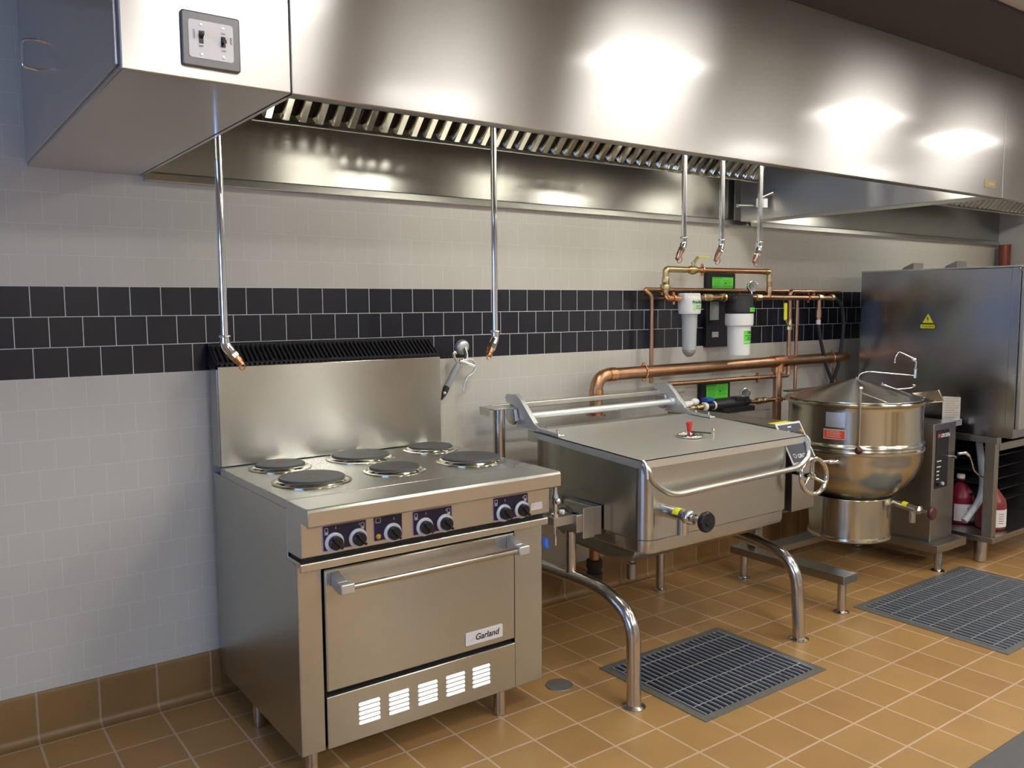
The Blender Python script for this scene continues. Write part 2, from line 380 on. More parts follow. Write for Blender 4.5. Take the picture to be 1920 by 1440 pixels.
# ================================================================== HOOD
HY = -1.4956; HZ = 2.055
hc = thing('hood_control_cabinet', 'stainless control cabinet with two black switches at the left end of the hood', 'cabinet', (.2, -.75, HZ))
MB().box(.016, .380, HY, -.001, HZ, CZ-.013).build('cabinet_body', steel_hood, hc, bevel=.003)
MB().box(.009, .016, HY+.02, -.03, HZ+.012, CZ-.03).build('cabinet_door', steel_hood, hc, bevel=.002)
MB().tube([(.009, -.43, 2.285), (-.032, -.43, 2.290), (-.032, -.43, 2.368), (.009, -.43, 2.374)], .005, .012).build('door_handle', chrome, hc)
sp = MB().prism(rbox(.137, .262, 2.081, 2.196, .006), 'y', HY-.009, HY).build('switch_plate', mat('grey_plate', (.17, .17, .175), .4, .5), hc, bevel=.003)
MB().prism(rbox(.151, .246, 2.099, 2.178, .006), 'y', HY-.0105, HY-.008).build('white_insert', mat('bright_white', (.9, .9, .9), .4), sp)
for x, dz, ln in ((.177, .004, .026), (.224, .001, .022)):
    MB().box(x-.0045, x+.0045, HY-.012, HY-.0095, 2.139+dz-ln/2, 2.139+dz+ln/2).build('switch_slot', black, sp)
    MB().hexa([(x-.0035, HY-.011, 2.140), (x+.0035, HY-.011, 2.140), (x+.0035, HY-.011, 2.150), (x-.0035, HY-.011, 2.150)],
              [(x-.0028, HY-.026, 2.134 if x > .2 else 2.146), (x+.0028, HY-.026, 2.134 if x > .2 else 2.146), (x+.0028, HY-.026, 2.140 if x > .2 else 2.152), (x-.0028, HY-.026, 2.140 if x > .2 else 2.152)]).build('toggle', black, sp)
    sc = MB()
    for z in (2.107, 2.169): sc.lathe([(.004, 0), (.0035, .0015), (0, .002)], (x, HY-.0105, z), (0,-1,0), 14)
    pieces(sc, 'screw', cast, sp)
tx = MB(); tx.text('LIGHTS', (.160, HY-.0105, 2.157), (0,0,-1), (1,0,0), .006); tx.text('ON', (.219, HY-.0105, 2.1555), (1,0,0), (0,0,1), .006); tx.text('OFF', (.171, HY-.0105, 2.122), (1,0,0), (0,0,1), .006)
tx.text('FANS', (.239, HY-.0105, 2.152), (0,0,-1), (1,0,0), .006); tx.text('OFF', (.219, HY-.0105, 2.119), (1,0,0), (0,0,1), .006); tx.build('lettering', ink, sp, smooth=False)

def hood(x0, x1, fx0, fx1, label, div):
    t = thing('exhaust_hood', label, 'hood', ((x0+x1)/2, -.75, HZ), 'exhaust hoods')
    MB().box(x0, x1, HY, HY+.010, HZ, CZ-.013).build('front_panel', steel_hood, t, bevel=.002)
    MB().box(x0+.003, x1-.003, HY+.010, HY+.045, HZ, HZ+.004).box(x0+.003, x1-.003, HY+.041, HY+.045, HZ, HZ+.035).build('front_lip', steel_dk, t)
    MB().box(x0+.012, x1-div, -.022, -.016, 2.070, CZ-.1).build('back_panel', steel, t)
    MB().prism([(-.002, 2.036), (-.036, 2.036), (-.026, 2.067), (-.002, 2.069)], 'x', x0+.012, x1-.001).build('rear_gutter', steel_satin, t, bevel=.002)
    MB().box(x0+.001, x0+.011, HY+.046, -.003, HZ, CZ-.02).build('end_panel', steel_hood, t)
    if div: MB().box(x1-div, x1, HY+.046, -.071, HZ, CZ-.02).build('end_panel', steel_hood, t, bevel=.003)
    MB().box(x0+.012, x1-div-.001, HY+.06, -.07, CZ-.06, CZ-.05).build('top_panel', steel_dk, t)
    # filter bank on a 45 degree slope
    B = (-.300, 2.268)
    def S(a, n): return (B[0]-a*.7071-n*.7071, B[1]+a*.7071-n*.7071)   # a along the slope, n out towards the cook
    MB().prism([S(-.012, .0), S(-.012, .026), S(-.008, .026), S(-.008, 0)], 'x', fx0-.03, fx1+.03).build('filter_rail', steel_satin, t)
    n = max(1, round((fx1-fx0)/.413)); wv = (fx1-fx0)/n
    for i in range(n):
        a, b = fx0+i*wv+.003, fx0+(i+1)*wv-.003
        f = MB()
        f.prism([S(0, -.022), S(.40, -.022), S(.40, -.028), S(0, -.028)], 'x', a, b)
        gf = f.build('grease_filter', dark, t)
        c = MB(); k = 6; pw = (b-a)/k
        for j in range(k):
            m0 = a+j*pw+pw*.12; m1 = a+j*pw+pw*.72; e = pw*.08
            sec = [(m0, -.018), (m0+e*.4, .006), (m0+e*1.6, .016), (m1-e*1.6, .016), (m1-e*.4, .006), (m1, -.018)]
            vs = []
            for aa in (.0, .40): vs += [(x, *S(aa, nn)) for x, nn in sec]
            q = len(sec); c.add(vs, [(u, u+1, u+1+q, u+q) for u in range(q-1)]+[tuple(range(q))])
        c.build('baffle', polish, gf, label='bright steel baffles')
    return t
h1 = hood(.382, 3.868, .735, 3.60, 'long stainless exhaust hood above the range, skillet and kettle', .13)
def hood_light(x, h, lab):
    t = thing('hood_light', lab, 'light', (x, -1.05, CZ-.2), 'lights inside the hoods')
    MB().box(x-.16, x+.16, -1.15, -.95, CZ-.075, CZ-.061).build('housing', steel_dk, t)
    MB().box(x-.14, x+.14, -1.13, -.97, CZ-.135, CZ-.0755).build('glass_cover', hoodlamp, t, bevel=.01)
h2 = hood(3.872, RX-.003, 4.90, 6.95, 'stainless exhaust hood at the far right, beyond the panel seam, above the oven', 0)
for x, h, lab in ((1.85, h1, 'hood light hidden above the range'), (3.3, h1, 'hood light hidden above the skillet'), (5.9, h2, 'hood light hidden above the oven')): hood_light(x, h, lab)
bd = MB().prism(rbox(3.69, 3.80, 2.092, 2.128, .003), 'y', HY-.003, HY).build('maker_badge', yellow and brass, h1)
MB().text('GROEN', (3.722, HY-.003, 2.104), (1,0,0), (0,0,1), .017).build('lettering', inkwhite, bd, smooth=False)
nz = thing('duct_nozzle', 'small pipe with two white protective caps inside the hood behind the rightmost drop pipe', 'nozzle', (3.72, -.2, 2.12))
MB().tube([(3.735, -.30, 2.20), (3.66, -.24, 2.16)], .008).build('pipe', steel_tube, nz)
MB().tube([(3.50, -.24, 2.118), (3.70, -.24, 2.128)], .010).build('bracket', steel_satin, nz)
for x in (3.655, 3.70): MB().cyl((x, -.27, 2.115), (x, -.27, 2.165), .019, 20).build('cap', white, nz)

# fire suppression drops: pipe, 45 degree elbow, nozzle with cap
drops = [(.487, -.60, 1.452, 1, 'leftmost, over the left edge of the range'), (1.572, -.60, 1.443, -1, 'over the right end of the range'),
         (2.672, -.60, 1.862, -1, 'left of the three above the water filters'), (2.943, -.60, 1.862, -1, 'middle of the three above the water filters'), (3.238, -.60, 1.862, -1, 'right of the three above the water filters')]
for i, (x, y, z, s, lab) in enumerate(drops):
    t = thing('suppression_pipe', 'chrome drop pipe with copper nozzle, ' + lab, 'pipe', (x, y, z), 'fire suppression drop pipes')
    MB().cyl((x, y, z-.005), (x, y, CZ-.065), .0125, 20).build('drop_pipe', chrome, t)
    d = Vector((s*.62, -.25 if i < 2 else -.1, -.85)).normalized(); p = Vector((x, y, z-.012)); k = 1.0 if i < 2 else .8
    MB().tube([(x, y, z+.018), p, p+d*.028*k], .0165, .015).torus((x, y, z+.018), .0155, .004).build('elbow', chrome, t)
    MB().lathe([(.013, 0), (.0185, .004), (.0185, .024), (.015, .03)], p+d*.024*k, d, 6).build('hex_nut', chrome, t)
    q = p+d*.05*k; kk = .8 if i < 2 else 1.2
    MB().lathe([(.012, 0), (.0145, .003), (.0135, .024*kk), (.011, .027*kk), (.010, .042*kk), (.006, .044*kk)], q, d, 20).build('nozzle', copper if i < 2 else bronze, t)
    e = q+d*(.030*kk if i < 2 else .042*kk); ta = Vector((.75, 0, -.1)) if i > 1 else Vector((s*.2, -.3, -.6))
    MB().torus(e+Vector((.017, 0, -.002)) if i > 1 else e+ta*.022, .016 if i > 1 else .010, .0022, (0, 1, .2)).build('cap_strap', bronze if i > 1 else copper, t)

# ================================================================== ELECTRIC RANGE
rg = thing('electric_range', 'stainless commercial electric range with six round solid hotplates', 'range', (1.1, -.45, 0))
X0, X1 = .600, 1.598
b = MB(); b.box(X0, X1, -.800, -.03, .10, .745); b.box(X0, .684, -.876, -.80, .10, .745); b.box(1.462, X1-.004, -.876, -.80, .10, .745); b.box(.684, 1.462, -.876, -.80, .722, .745)
b.box(X0, X1, -.800, -.03, .745, .914)
b.build('body', steel, rg, bevel=.003)
MB().box(.685, 1.461, -.845, -.801, .102, .721).build('oven_recess', dark, rg)
MB().prism([(-.80, .745), (-.905, .745), (-.905, .727), (-.912, .727), (-.912, .752), (-.905, .757), (-.80, .757)], 'x', X0, X1-.002).build('ledge', steel_satin, rg, bevel=.002)
MB().box(X0+.01, X1-.01, -.890, -.802, .7575, .7725).build('control_gap', dark, rg)
cp = MB().prism([(-.801, .772), (-.912, .772), (-.918, .78), (-.918, .93), (-.801, .93)], 'x', X0, X1).build('control_panel', steel_satin, rg, bevel=.003)
MB().box(X0-.002, X1+.002, -.812, -.130, .915, .944).build('cooktop_deck', steel, rg, bevel=.002)
MB().prism([(-.814, .915), (-.918, .915), (-.918, .893), (-.980, .885), (-.986, .890), (-.986, .934), (-.979, .942), (-.972, .944), (-.814, .944)], 'x', X0-.002, X1+.002).build('front_nosing', steel_satin, rg, bevel=.0015)
ri = MB(); ri.box(X0, X1, -.118, -.03, .9445, 1.330); ri.box(X0+.003, X1-.001, -.130, -.1185, .947, 1.336); ri.build('back_riser', steel, rg, bevel=.002)
vg = MB()
def VS(a, n): return (-.122+a*.85, 1.336+a*.527+n)
vg.box(X0+.002, X1-.004, -.128, -.035, 1.331, 1.338)
for i in range(50):
    x = X0+.012+(X1-X0-.03)*i/49; vg.prism([VS(0, 0), VS(.115, .004), VS(.115, .022), VS(0, .010)], 'x', x-.0045, x+.0045)
vg.prism([VS(.112, -.03), VS(.122, -.03), VS(.122, .024), VS(.112, .024)], 'x', X0, X1)
vg.prism([VS(0, -.01), VS(.01, -.01), VS(.01, .012), VS(0, .012)], 'x', X0, X1)
vg.prism([VS(0, -.01), VS(.12, -.068), VS(.12, .02), VS(0, .008)], 'x', X1-.005, X1); vg.prism([VS(0, -.01), VS(.12, -.068), VS(.12, .02), VS(0, .008)], 'x', X0, X0+.005)
vg.build('vent_grille', blackm, rg)
for x, y, big, lab in ((.788, -.262, 0, 'rear left'), (1.128, -.262, 1, 'rear middle'), (1.462, -.262, 0, 'rear right'), (.785, -.575, 1, 'front left'), (1.112, -.585, 0, 'front middle'), (1.455, -.590, 1, 'front right')):
    r = .117 if big else .095
    bn = MB().lathe([(r-.004, 0), (r, .003), (r, .0125), (r-.004, .016), (.03, .016), (.028, .015), (0, .015)], (x, y, .9475), n=56).build('hotplate', hotplate, rg)
    MB().lathe([(r+.0005, .010), (r+.004, .010), (r+.008, .0075), (r+.013, .0025), (r+.018, .0022), (r+.024, .0002), (r+.024, -.002), (r+.0005, -.002)], (x, y, .9465), n=56).build('trim_ring', polish, bn, label='shiny steel trim ring')
    MB().lathe([(.013, 0), (.013, .0004), (0, .0005)], (x, y, .9627), n=20).build('red_spot', reddot, bn)
PY = -.918
def clabel(x0, x1, z0, z1):
    pl = MB().prism(rbox(x0, x1, z0, z1, .004), 'y', PY-.0014, PY).build('dial_plate', pinkline, cp, label='dark blue dial plate with violet outline')
    MB().prism(rbox(x0+.0025, x1-.0025, z0+.0025, z1-.0025, .003), 'y', PY-.0022, PY-.0012).build('dial_field', navy, pl)
    return pl
K = [((.672, .826, .785, .868), (.711, .794), .811), ((.852, .960, .787, .874), (.921,), .809), ((1.0, 1.158, .782, .866), (1.045, 1.127), .808), ((1.334, 1.494, .780, .866), (1.380, 1.463), .806)]
for (x0, x1, z0, z1), ks, kz in K:
    pl = clabel(x0, x1, z0, z1); ic = MB()
    def sq(x, z, w_, h_):
        for a in ((x, x+w_, z, z+.0012), (x, x+w_, z+h_-.0012, z+h_), (x, x+.0012, z, z+h_), (x+w_-.0012, x+w_, z, z+h_)): ic.box(a[0], a[1], PY-.003, PY-.002, a[2], a[3])
    if len(ks) == 2:
        for xx in (x0+.007, x1-.020): sq(xx, z1-.030, .012, .022); sq(xx, z1-.020, .012, .001); ic.box(xx+.003, xx+.009, PY-.003, PY-.002, z1-.027, z1-.022)
    else: sq(x0+.008, z1-.025, .018, .016)
    for kx in ks: ic.box(kx+.006, kx+.0075, PY-.003, PY-.002, kz+.041, kz+.050)
    ic.build('icons', inkwhite, pl)
    for kx in ks:
        kn = MB().lathe([(.0325, 0), (.0325, .004), (.028, .007), (.022, .0072)], (kx, PY-.0022, kz), (0,-1,0), 40).build('dial_ring', ring, cp, label='white dial ring')
        g = MB().lathe([(.0225, 0), (.0225, .016), (.019, .019), (0, .019)], (kx, PY-.0085, kz), (0,-1,0), 36)
        g.hexa([(kx-.018, PY-.027, kz+.014), (kx-.013, PY-.027, kz+.019), (kx+.022, PY-.027, kz-.016), (kx+.015, PY-.027, kz-.022)],
               [(kx-.014, PY-.040, kz+.012), (kx-.012, PY-.040, kz+.014), (kx+.017, PY-.040, kz-.014), (kx+.014, PY-.040, kz-.017)])
        g.build('knob', black, kn)
MB().lathe([(.009, 0), (.009, .004), (.006, .007), (0, .008)], (.868, PY-.002, .803), (0,-1,0), 20).build('pilot_lamp', amber, cp)
rp = MB().prism(rbox(1.508, 1.562, .795, .822, .004), 'y', PY-.0012, PY).build('rating_plate', offwhite, cp)
ib = MB()
for q in range(3): ib.box(1.514, 1.556, PY-.0018, PY-.001, .800+q*.006, .8022+q*.006)
ib.build('print_lines', cast, rp)
od_ = MB().box(.690, 1.456, -.884, -.848, .299, .712).build('oven_door', steel, rg, bevel=.005)
hb = MB()
hb.cyl((.745, -.956, .665), (1.425, -.956, .665), .0105, 20); hb.build('door_handle', steel_tube, od_)
for x0_, x1_ in ((.708, .756), (1.414, 1.462)):
    e = MB(); e.hexa([(x0_+.004, -.884, .655), (x0_+.034, -.884, .655), (x0_+.034, -.884, .705), (x0_+.004, -.884, .705)], [(x0_+.002, -.945, .645), (x0_+.038, -.945, .645), (x0_+.038, -.945, .683), (x0_+.002, -.945, .683)])
    e.box(x0_, x1_, -.974, -.938, .648, .682); e.build('handle_bracket', cast, od_, bevel=.004)
MB().prism(rbox(1.230, 1.396, .322, .372, .006), 'y', -.8875, -.884).build('name_badge', offwhite, od_, bevel=.0015)
nb = [c for c in od_.children if c.name.startswith('name_badge')][0]
tt = MB().text('Garland', (1.271, -.8876, .3375), (1,0,0), (0,0,1), .033, bold=.0006, shear=.15)
tt.build('lettering', ink, nb, smooth=False)
MB().prism([(1.243, .340), (1.256, .343), (1.266, .353), (1.262, .346), (1.254, .3395)], 'y', -.8884, -.8874).build('swoosh', cast, nb)
kd = MB().box(.688, 1.457, -.884, -.848, .103, .282).build('kick_panel', steel, rg, bevel=.003)
lv = MB()
for gx0, gx1 in ((.797, .883), (.911, .996), (1.027, 1.112), (1.143, 1.229), (1.257, 1.341)):
    for q in range(5):
        z = .160+q*.0162
        lv.add([(gx0, -.884, z-.003), (gx1, -.884, z-.003), (gx1, -.884, z+.004), (gx1-.005, -.884, z+.0072), (gx0+.005, -.884, z+.0072), (gx0, -.884, z+.004), (gx0+.007, -.8905, z-.003), (gx1-.007, -.8905, z-.003)], [(0,1,7,6), (6,7,3,4), (1,2,3,7), (0,6,4,5), (0,5,4,3,2,1)])
lv.build('louvres', cast, kd)
for x, y in ((.655, -.822), (1.405, -.850), (1.53, -.385)):
    if y < -.5: MB().lathe([(.020, .0), (.024, .006), (.0225, .10)], (x, y, .0), n=24).build('leg', steel_tube, rg)
    else: MB().lathe([(.020, .0), (.024, .006), (.0225, .10)], (x, y, .0), n=24).build('leg', steel_tube, rg)
MB().lathe([(.020, .0), (.024, .006), (.0225, .10)], (.63, -.385, .0), n=24).build('leg', steel_tube, rg)

# ================================================================== TILTING SKILLET
sk = thing('tilting_skillet', 'large stainless tilting skillet with flat hinged lid on bent tube legs', 'tilting skillet', (2.43, -.65, 0))
def lidz(y): return .960+(y+1.075)*(.035/.69)
pp = MB(); A = rbox(1.985, 2.925, -1.045, -.345, .058, only=(0, 1)); Bp = rbox(1.992, 2.918, -1.038, -.352, .058, only=(0, 1))
n = len(A); rings = [(A, .620), (Bp, .612), (Bp, .572), (rbox(1.998, 2.912, -1.032, -.358, .058, only=(0, 1)), .558)]
vs = [(x, y, lidz(y)-.022) for x, y in A]
for poly, z in rings: vs += [(x, y, z) for x, y in poly]
pp.add(vs, [(k*n+i, k*n+(i+1) % n, (k+1)*n+(i+1) % n, (k+1)*n+i) for k in range(4) for i in range(n)]+[tuple(range(4*n, 5*n)), tuple(range(n))])
pp.build('pan', steel, sk)
MB().prism([(-.96, .5555), (-.93, .50), (-.80, .478), (-.55, .49), (-.42, .5555)], 'x', 2.03, 2.88).build('heater_jacket', steel_dk, sk, bevel=.02)
lid = MB(); lx0, lx1 = 1.930, 2.985
def L4(y, dz=0): return lidz(y)+dz
lid.hexa([(lx0, -1.08, L4(-1.08)-.004), (lx1, -1.08, L4(-1.08)-.004), (lx1, -.385, L4(-.385)-.004), (lx0, -.385, L4(-.385)-.004)],
         [(lx0, -1.08, L4(-1.08)), (lx1, -1.08, L4(-1.08)), (lx1, -.385, L4(-.385)), (lx0, -.385, L4(-.385))])
for x in (lx0, lx1-.003): lid.hexa([(x, -1.08, L4(-1.08)-.036), (x+.003, -1.08, L4(-1.08)-.036), (x+.003, -.385, L4(-.385)-.030), (x, -.385, L4(-.385)-.030)], [(x, -1.08, L4(-1.08)), (x+.003, -1.08, L4(-1.08)), (x+.003, -.385, L4(-.385)), (x, -.385, L4(-.385))])
lid.box(lx0, lx1, -1.08, -1.077, L4(-1.08)-.034, L4(-1.08))
lo = lid.build('lid', mat('lid_steel', (.74, .75, .71), .46, 1, noise=.03, nscale=12), sk)
MB().hexa([(1.99, -.384, .985), (2.92, -.384, .985), (2.92, -.262, .975), (1.99, -.262, .975)], [(1.99, -.384, .993), (2.92, -.384, .993), (2.92, -.262, .984), (1.99, -.262, .984)]).box(1.99, 2.92, -.34, -.262, .93, .975).build('rear_ledge', steel_satin, sk, bevel=.003)
hy = -1.105
MB().tube([(1.938, -1.078, .945), (1.945, -1.10, .925), (1.965, hy, .875), (2.07, hy, .806), (2.90, hy, .822), (2.985, -1.10, .868), (2.978, -1.085, .935)], .0125, .085, 16).build('lid_handle', steel_satin, lo)
pieces(MB().prism([(-1.080, .962), (-1.092, .955), (-1.104, .935), (-1.108, .89), (-1.098, .89), (-1.080, .925)], 'x', 1.930, 1.940).prism([(-1.080, .962), (-1.092, .955), (-1.104, .94), (-1.106, .90), (-1.098, .90), (-1.080, .925)], 'x', 2.976, 2.985), 'handle_end', cast, lo)
vx, vy = 2.468, -.835; vz = lidz(vy)
vc = MB().torus((vx, vy, vz+.006), .056, .006).lathe([(.054, 0), (.054, .004), (0, .006)], (vx, vy, vz+.001), n=36).build('vent_cover', polish, lo)
MB().cyl((vx, vy, vz+.004), (vx, vy, vz+.024), .003, 10).lathe([(.0085, 0), (.0095, .004), (.0155, .042), (.013, .045)], (vx, vy, vz+.022), n=20).build('vent_knob', red, vc, label='red knob on the lid vent')
MB().tube([(vx+.01, vy+.01, vz+.022), (2.545, -.895, vz+.016)], .003).build('vent_arm', blackm, vc)
MB().cyl((2.548, -.905, vz), (2.548, -.905, vz+.030), .004, 12).ball((2.548, -.905, vz+.033), .0075).build('vent_pin', polish, vc)
# hinge brackets
br = [(-.158, 1.136), (-.172, 1.148), (-.235, 1.148), (-.268, 1.135), (-.297, 1.108), (-.385, 1.027), (-.415, 1.012), (-.555, 1.002), (-.558, .990), (-.30, 1.003), (-.240, .998), (-.255, 1.02), (-.268, 1.04), (-.232, 1.05), (-.226, 1.098), (-.165, 1.108)]
for xa in (1.936, 2.930):
    k = MB().prism(br, 'x', xa, xa+.012)
    k.prism([(-.40, 1.004), (-.56, .9965), (-.56, .9895), (-.40, .9975)], 'x', xa-.002, xa+.034)
    k.prism([(-.158, 1.136), (-.235, 1.152), (-.270, 1.138), (-.300, 1.110), (-.385, 1.031), (-.380, 1.024), (-.296, 1.100), (-.232, 1.143), (-.160, 1.130)], 'x', xa-.002, xa+.024)
    o = k.build('hinge_bracket', cast, lo, bevel=.002)
    bt = MB()
    for yy in (-.44, -.525): bt.lathe([(.010, 0), (.010, .006), (.006, .007), (.006, .02), (0, .022)], (xa+.024, yy, .996), n=14)
    pieces(bt, 'bolt', steel_tube, o)
    MB().prism([(-.20, 1.09), (-.262, 1.085), (-.272, 1.03), (-.250, 1.01), (-.215, 1.015), (-.19, 1.04)], 'x', xa-.022, xa-.004).build('hinge_plate', steel_satin, sk, bevel=.002)
MB().cyl((1.948, -.300, 1.052), (2.930, -.300, 1.052), .0175, 24).lathe([(.023, 0), (.023, .03)], (2.898, -.300, 1.052), (1,0,0), 24).build('hinge_axle', cast, sk)
MB().box(1.952, 2.916, -.205, -.175, 1.078, 1.104).build('rear_crossbar', steel_satin, sk, bevel=.003)
MB().box(1.88, 3.215, -.128, -.098, 1.068, 1.094).build('rear_crossbar', steel_satin, sk, bevel=.003)
cb = MB(); cb.box(1.815, 1.930, -.245, -.190, 1.086, 1.091); cb.box(1.895, 1.930, -.247, -.244, 1.052, 1.091); cb.box(1.815, 1.820, -.200, -.120, 1.055, 1.091); cb.box(1.815, 1.93, -.190, -.120, 1.086, 1.091); cb.build('post_cap', steel_satin, sk, bevel=.002)
# leg frames
LR = .0285
lf = MB().tube([(1.858, -.14, .412), (1.858, -.92, .430), (1.858, -1.112, .36), (1.858, -1.118, .010)], LR, .17, 20).build('leg_frame', steel_tube, sk)
MB().lathe([(.046, 0), (.046, .004), (.032, .010), (.0255, .014)], (1.858, -1.118, 0), n=32).build('floor_flange', steel_tube, lf)
MB().cyl((1.858, -.218, .41), (1.858, -.218, 1.086), LR).build('rear_post', steel_tube, sk)
MB().cyl((1.858, -.218, .0), (1.858, -.218, .40), LR).build('leg', steel_tube, sk)
MB().cyl((1.858, -.735, .42), (1.858, -.735, .62), .0225).build('trunnion_post', steel_tube, sk)
lf = MB().tube([(2.948, -.14, .400), (2.948, -.80, .425), (2.948, -1.07, .375), (2.948, -1.095, .010)], LR, .17, 20).build('leg_frame', steel_tube, sk)
MB().lathe([(.046, 0), (.046, .004), (.032, .010), (.0255, .014)], (2.948, -1.095, 0), n=32).build('floor_flange', steel_tube, lf)
MB().cyl((2.940, -.211, .004), (2.940, -.211, .56), .0225).lathe([(.036, 0), (.036, .004), (.0225, .012)], (2.940, -.211, 0), n=28).build('leg', steel_tube, sk)
# left trunnion housing and bracket
MB().box(1.872, 1.935, -.800, -.795, .596, .726).box(1.930, 1.978, -.795, -.60, .60, .722).box(1.840, 1.932, -.795, -.45, .625, .70).build('trunnion_housing', steel_satin, sk, bevel=.003)
tl = MB().lathe([(.052, 0), (.060, .006), (.060, .022), (.050, .028)], (1.845, -.70, .660), (1,0,0), 36).build('trunnion_disc', steel_tube, sk)
MB().box(1.735, 1.872, -.772, -.735, .697, .7).box(1.735, 1.872, -.774, -.770, .662, .70).build('faucet_shelf', steel_satin, sk, bevel=.001)
# rear drain stub below pan
MB().cyl((2.44, -.50, .245), (2.44, -.50, .50), .016).lathe([(.024, 0), (.024, .075), (.018, .08)], (2.44, -.50, .238), n=24).build('drain_stub', steel_dk, sk)
# draw-off valve
dv = MB(); dv.cyl((2.09, -1.04, .733), (2.09, -1.165, .732), .0255, 28); dv.cyl((2.09, -1.145, .735), (2.09, -1.145, .655), .0235, 24)
dv.lathe([(.028, 0), (.031, .006), (.031, .018), (.026, .026), (.016, .030)], (2.09, -1.165, .732), (0,-1,0), 8); dv.cyl((2.09, -1.19, .732), (2.09, -1.255, .731), .011, 16)
dv.lathe([(.025, 0), (.025, .010)], (2.09, -1.212, .731), (0,-1,0), 6)
vo = dv.build('draw_off_valve', tube_valve, sk)
MB().lathe([(.010, -.018), (.036, -.014), (.041, -.006), (.041, .006), (.036, .013), (.016, .012), (.014, .016), (0, .017)], (2.09, -1.268, .731), (0,-1,0), 36).build('valve_knob', black, vo)
MB().lathe([(.0260, 0), (.0260, .032)], (2.09, -1.112, .7325), (0,-1,0), 30, .2*PI, .95*PI).build('yellow_tag', yellow, vo, label='yellow sticker on the valve')
# console at right
co = MB().prism([(-.20, .58), (-1.005, .58), (-1.005, .812), (-.905, .985), (-.20, .985)], 'x', 2.995, 3.17).build('console', steel_dk, sk, bevel=.003)
MB().box(2.935, 2.994, -.93, -.30, .58, .93).build('console_neck', dark, sk)
# sloped control face
def CF(u, v, n): # u across 0..1, v up the slope 0..1
    a = Vector((2.985, -1.012, .806)); b_ = Vector((2.985, -.905, .990)); d = (b_-a); nn = Vector((0, -d.z, d.y)).normalized()
    if nn.z < 0: nn = -nn
    nn = Vector((0, -abs(d.z), abs(d.y))).normalized()
    return a+d*v+Vector((u*.190, 0, 0))+nn*n
def cfq(u0, u1, v0, v1, n0, n1): return MB().hexa([CF(u0, v0, n0), CF(u1, v0, n0), CF(u1, v1, n0), CF(u0, v1, n0)], [CF(u0, v0, n1), CF(u1, v0, n1), CF(u1, v1, n1), CF(u0, v1, n1)])
cl = cfq(0, 1, 0, 1, 0, .005).build('control_plate', offwhite, co, bevel=.001)
cfq(.05, .95, .05, .95, .005, .006).build('control_field', steel_dk and mat('slate_label', (.05, .055, .075), .35), cl)
nnv = (CF(0, 0, 1)-CF(0, 0, 0))
for u, v, m_, r_ in ((.28, .74, ring, .009), (.45, .72, black, .012), (.62, .68, black, .012), (.80, .74, amber, .008)):
    MB().lathe([(r_, 0), (r_, .012), (r_*.8, .014), (0, .014)], CF(u, v, .006), nnv, 20).build('control_knob', m_, cl)
ctx = MB().text('GROEN', CF(.30, .14, .0062), (1,0,0), CF(0, 1, 0)-CF(0, 0, 0), .028, bold=.0003)
ctx.add([CF(.40, .87, .0068), CF(.55, .87, .0068), CF(.55, .90, .0068), CF(.40, .90, .0068)], [(0,1,2,3)])
ctx.build('lettering', inkwhite, cl, smooth=False)
MB().torus(CF(.2, .2, .0065), .010, .0015, nnv).build('logo_ring', inkwhite, cl)
MB().box(3.015, 3.150, -.900, -.845, .9855, .9868).build('yellow_tag', yellow, co, label='yellow sticker on top of the console')
MB().cyl((3.06, -.80, .485), (3.06, -.80, .579), .022).lathe([(.030, 0), (.034, .01), (.034, .05), (.03, .06)], (3.06, -.80, .49), n=8).build('conduit_fitting', cast, sk)
# hand wheel
hw = MB(); hc_ = Vector((2.998, -1.118, .772)); hn = Vector((-.15, -1, .08)).normalized()
hw.torus(hc_, .082, .0105, hn, 44, 14)
ua = Vector((1,0,0)); ua = (ua-hn*ua.dot(hn)).normalized(); ub = hn.cross(ua)
for a in (PI/2, PI/2+2*PI/3, PI/2+4*PI/3):
    d = ua*math.cos(a)+ub*math.sin(a); hw.tube([hc_-hn*.018+d*.01, hc_-hn*.010+d*.05, hc_+d*.080], .0075, .02, 12)
hw.lathe([(.016, -.03), (.018, 0), (.012, .012), (0, .014)], hc_-hn*.012, hn, 20); hw.cyl(hc_-hn*.02, (hc_.x, -1.004, hc_.z), .010)
wh = hw.build('hand_wheel', polish, sk)
p0 = hc_+ua*.055+ub*(-.060 if ub.z < 0 else .060)
MB().tube([p0, p0+Vector((.025, -.03, .004))], .006).lathe([(.006, 0), (.010, .004), (.0105, .02), (.007, .03), (.010, .045), (0, .052)], p0+Vector((.018, -.022, .002)), (.7, -.7, .02), 16).build('crank_grip', chrome, wh)

# pan filling faucet (small chrome valve on its shelf)
fc = thing('fill_faucet', 'small chrome faucet valve between the range and the skillet', 'faucet', (1.758, -.755, .70))
MB().lathe([(.017, 0), (.017, .012), (.010, .016), (.011, .05), (.016, .06), (.016, .085), (.010, .10), (.010, .125), (.013, .13), (.012, .145), (0, .15)], (1.758, -.755, .7005), n=20).build('valve_body', chrome, fc)
MB().tube([(1.758, -.755, .77), (1.735, -.80, .775)], .010).ball((1.733, -.803, .776), .014).build('valve_handle', chrome, fc)
MB().lathe([(.009, 0), (.010, .015), (0, .017)], (1.772, -.772, .722), (.4, -.9, 0), 14).build('screw_cap', white, fc)
MB().tube([(1.758, -.755, .695), (1.756, -.755, .63), (1.757, -.757, .585)], .004).lathe([(.006, 0), (.007, .02), (.004, .045)], (1.757, -.757, .58), n=12).build('tailpiece', chrome, fc)
bt = thing('hose_nozzle', 'white hose end with blue plastic cap hanging beside the range', 'hose', (1.70, -.70, .58))
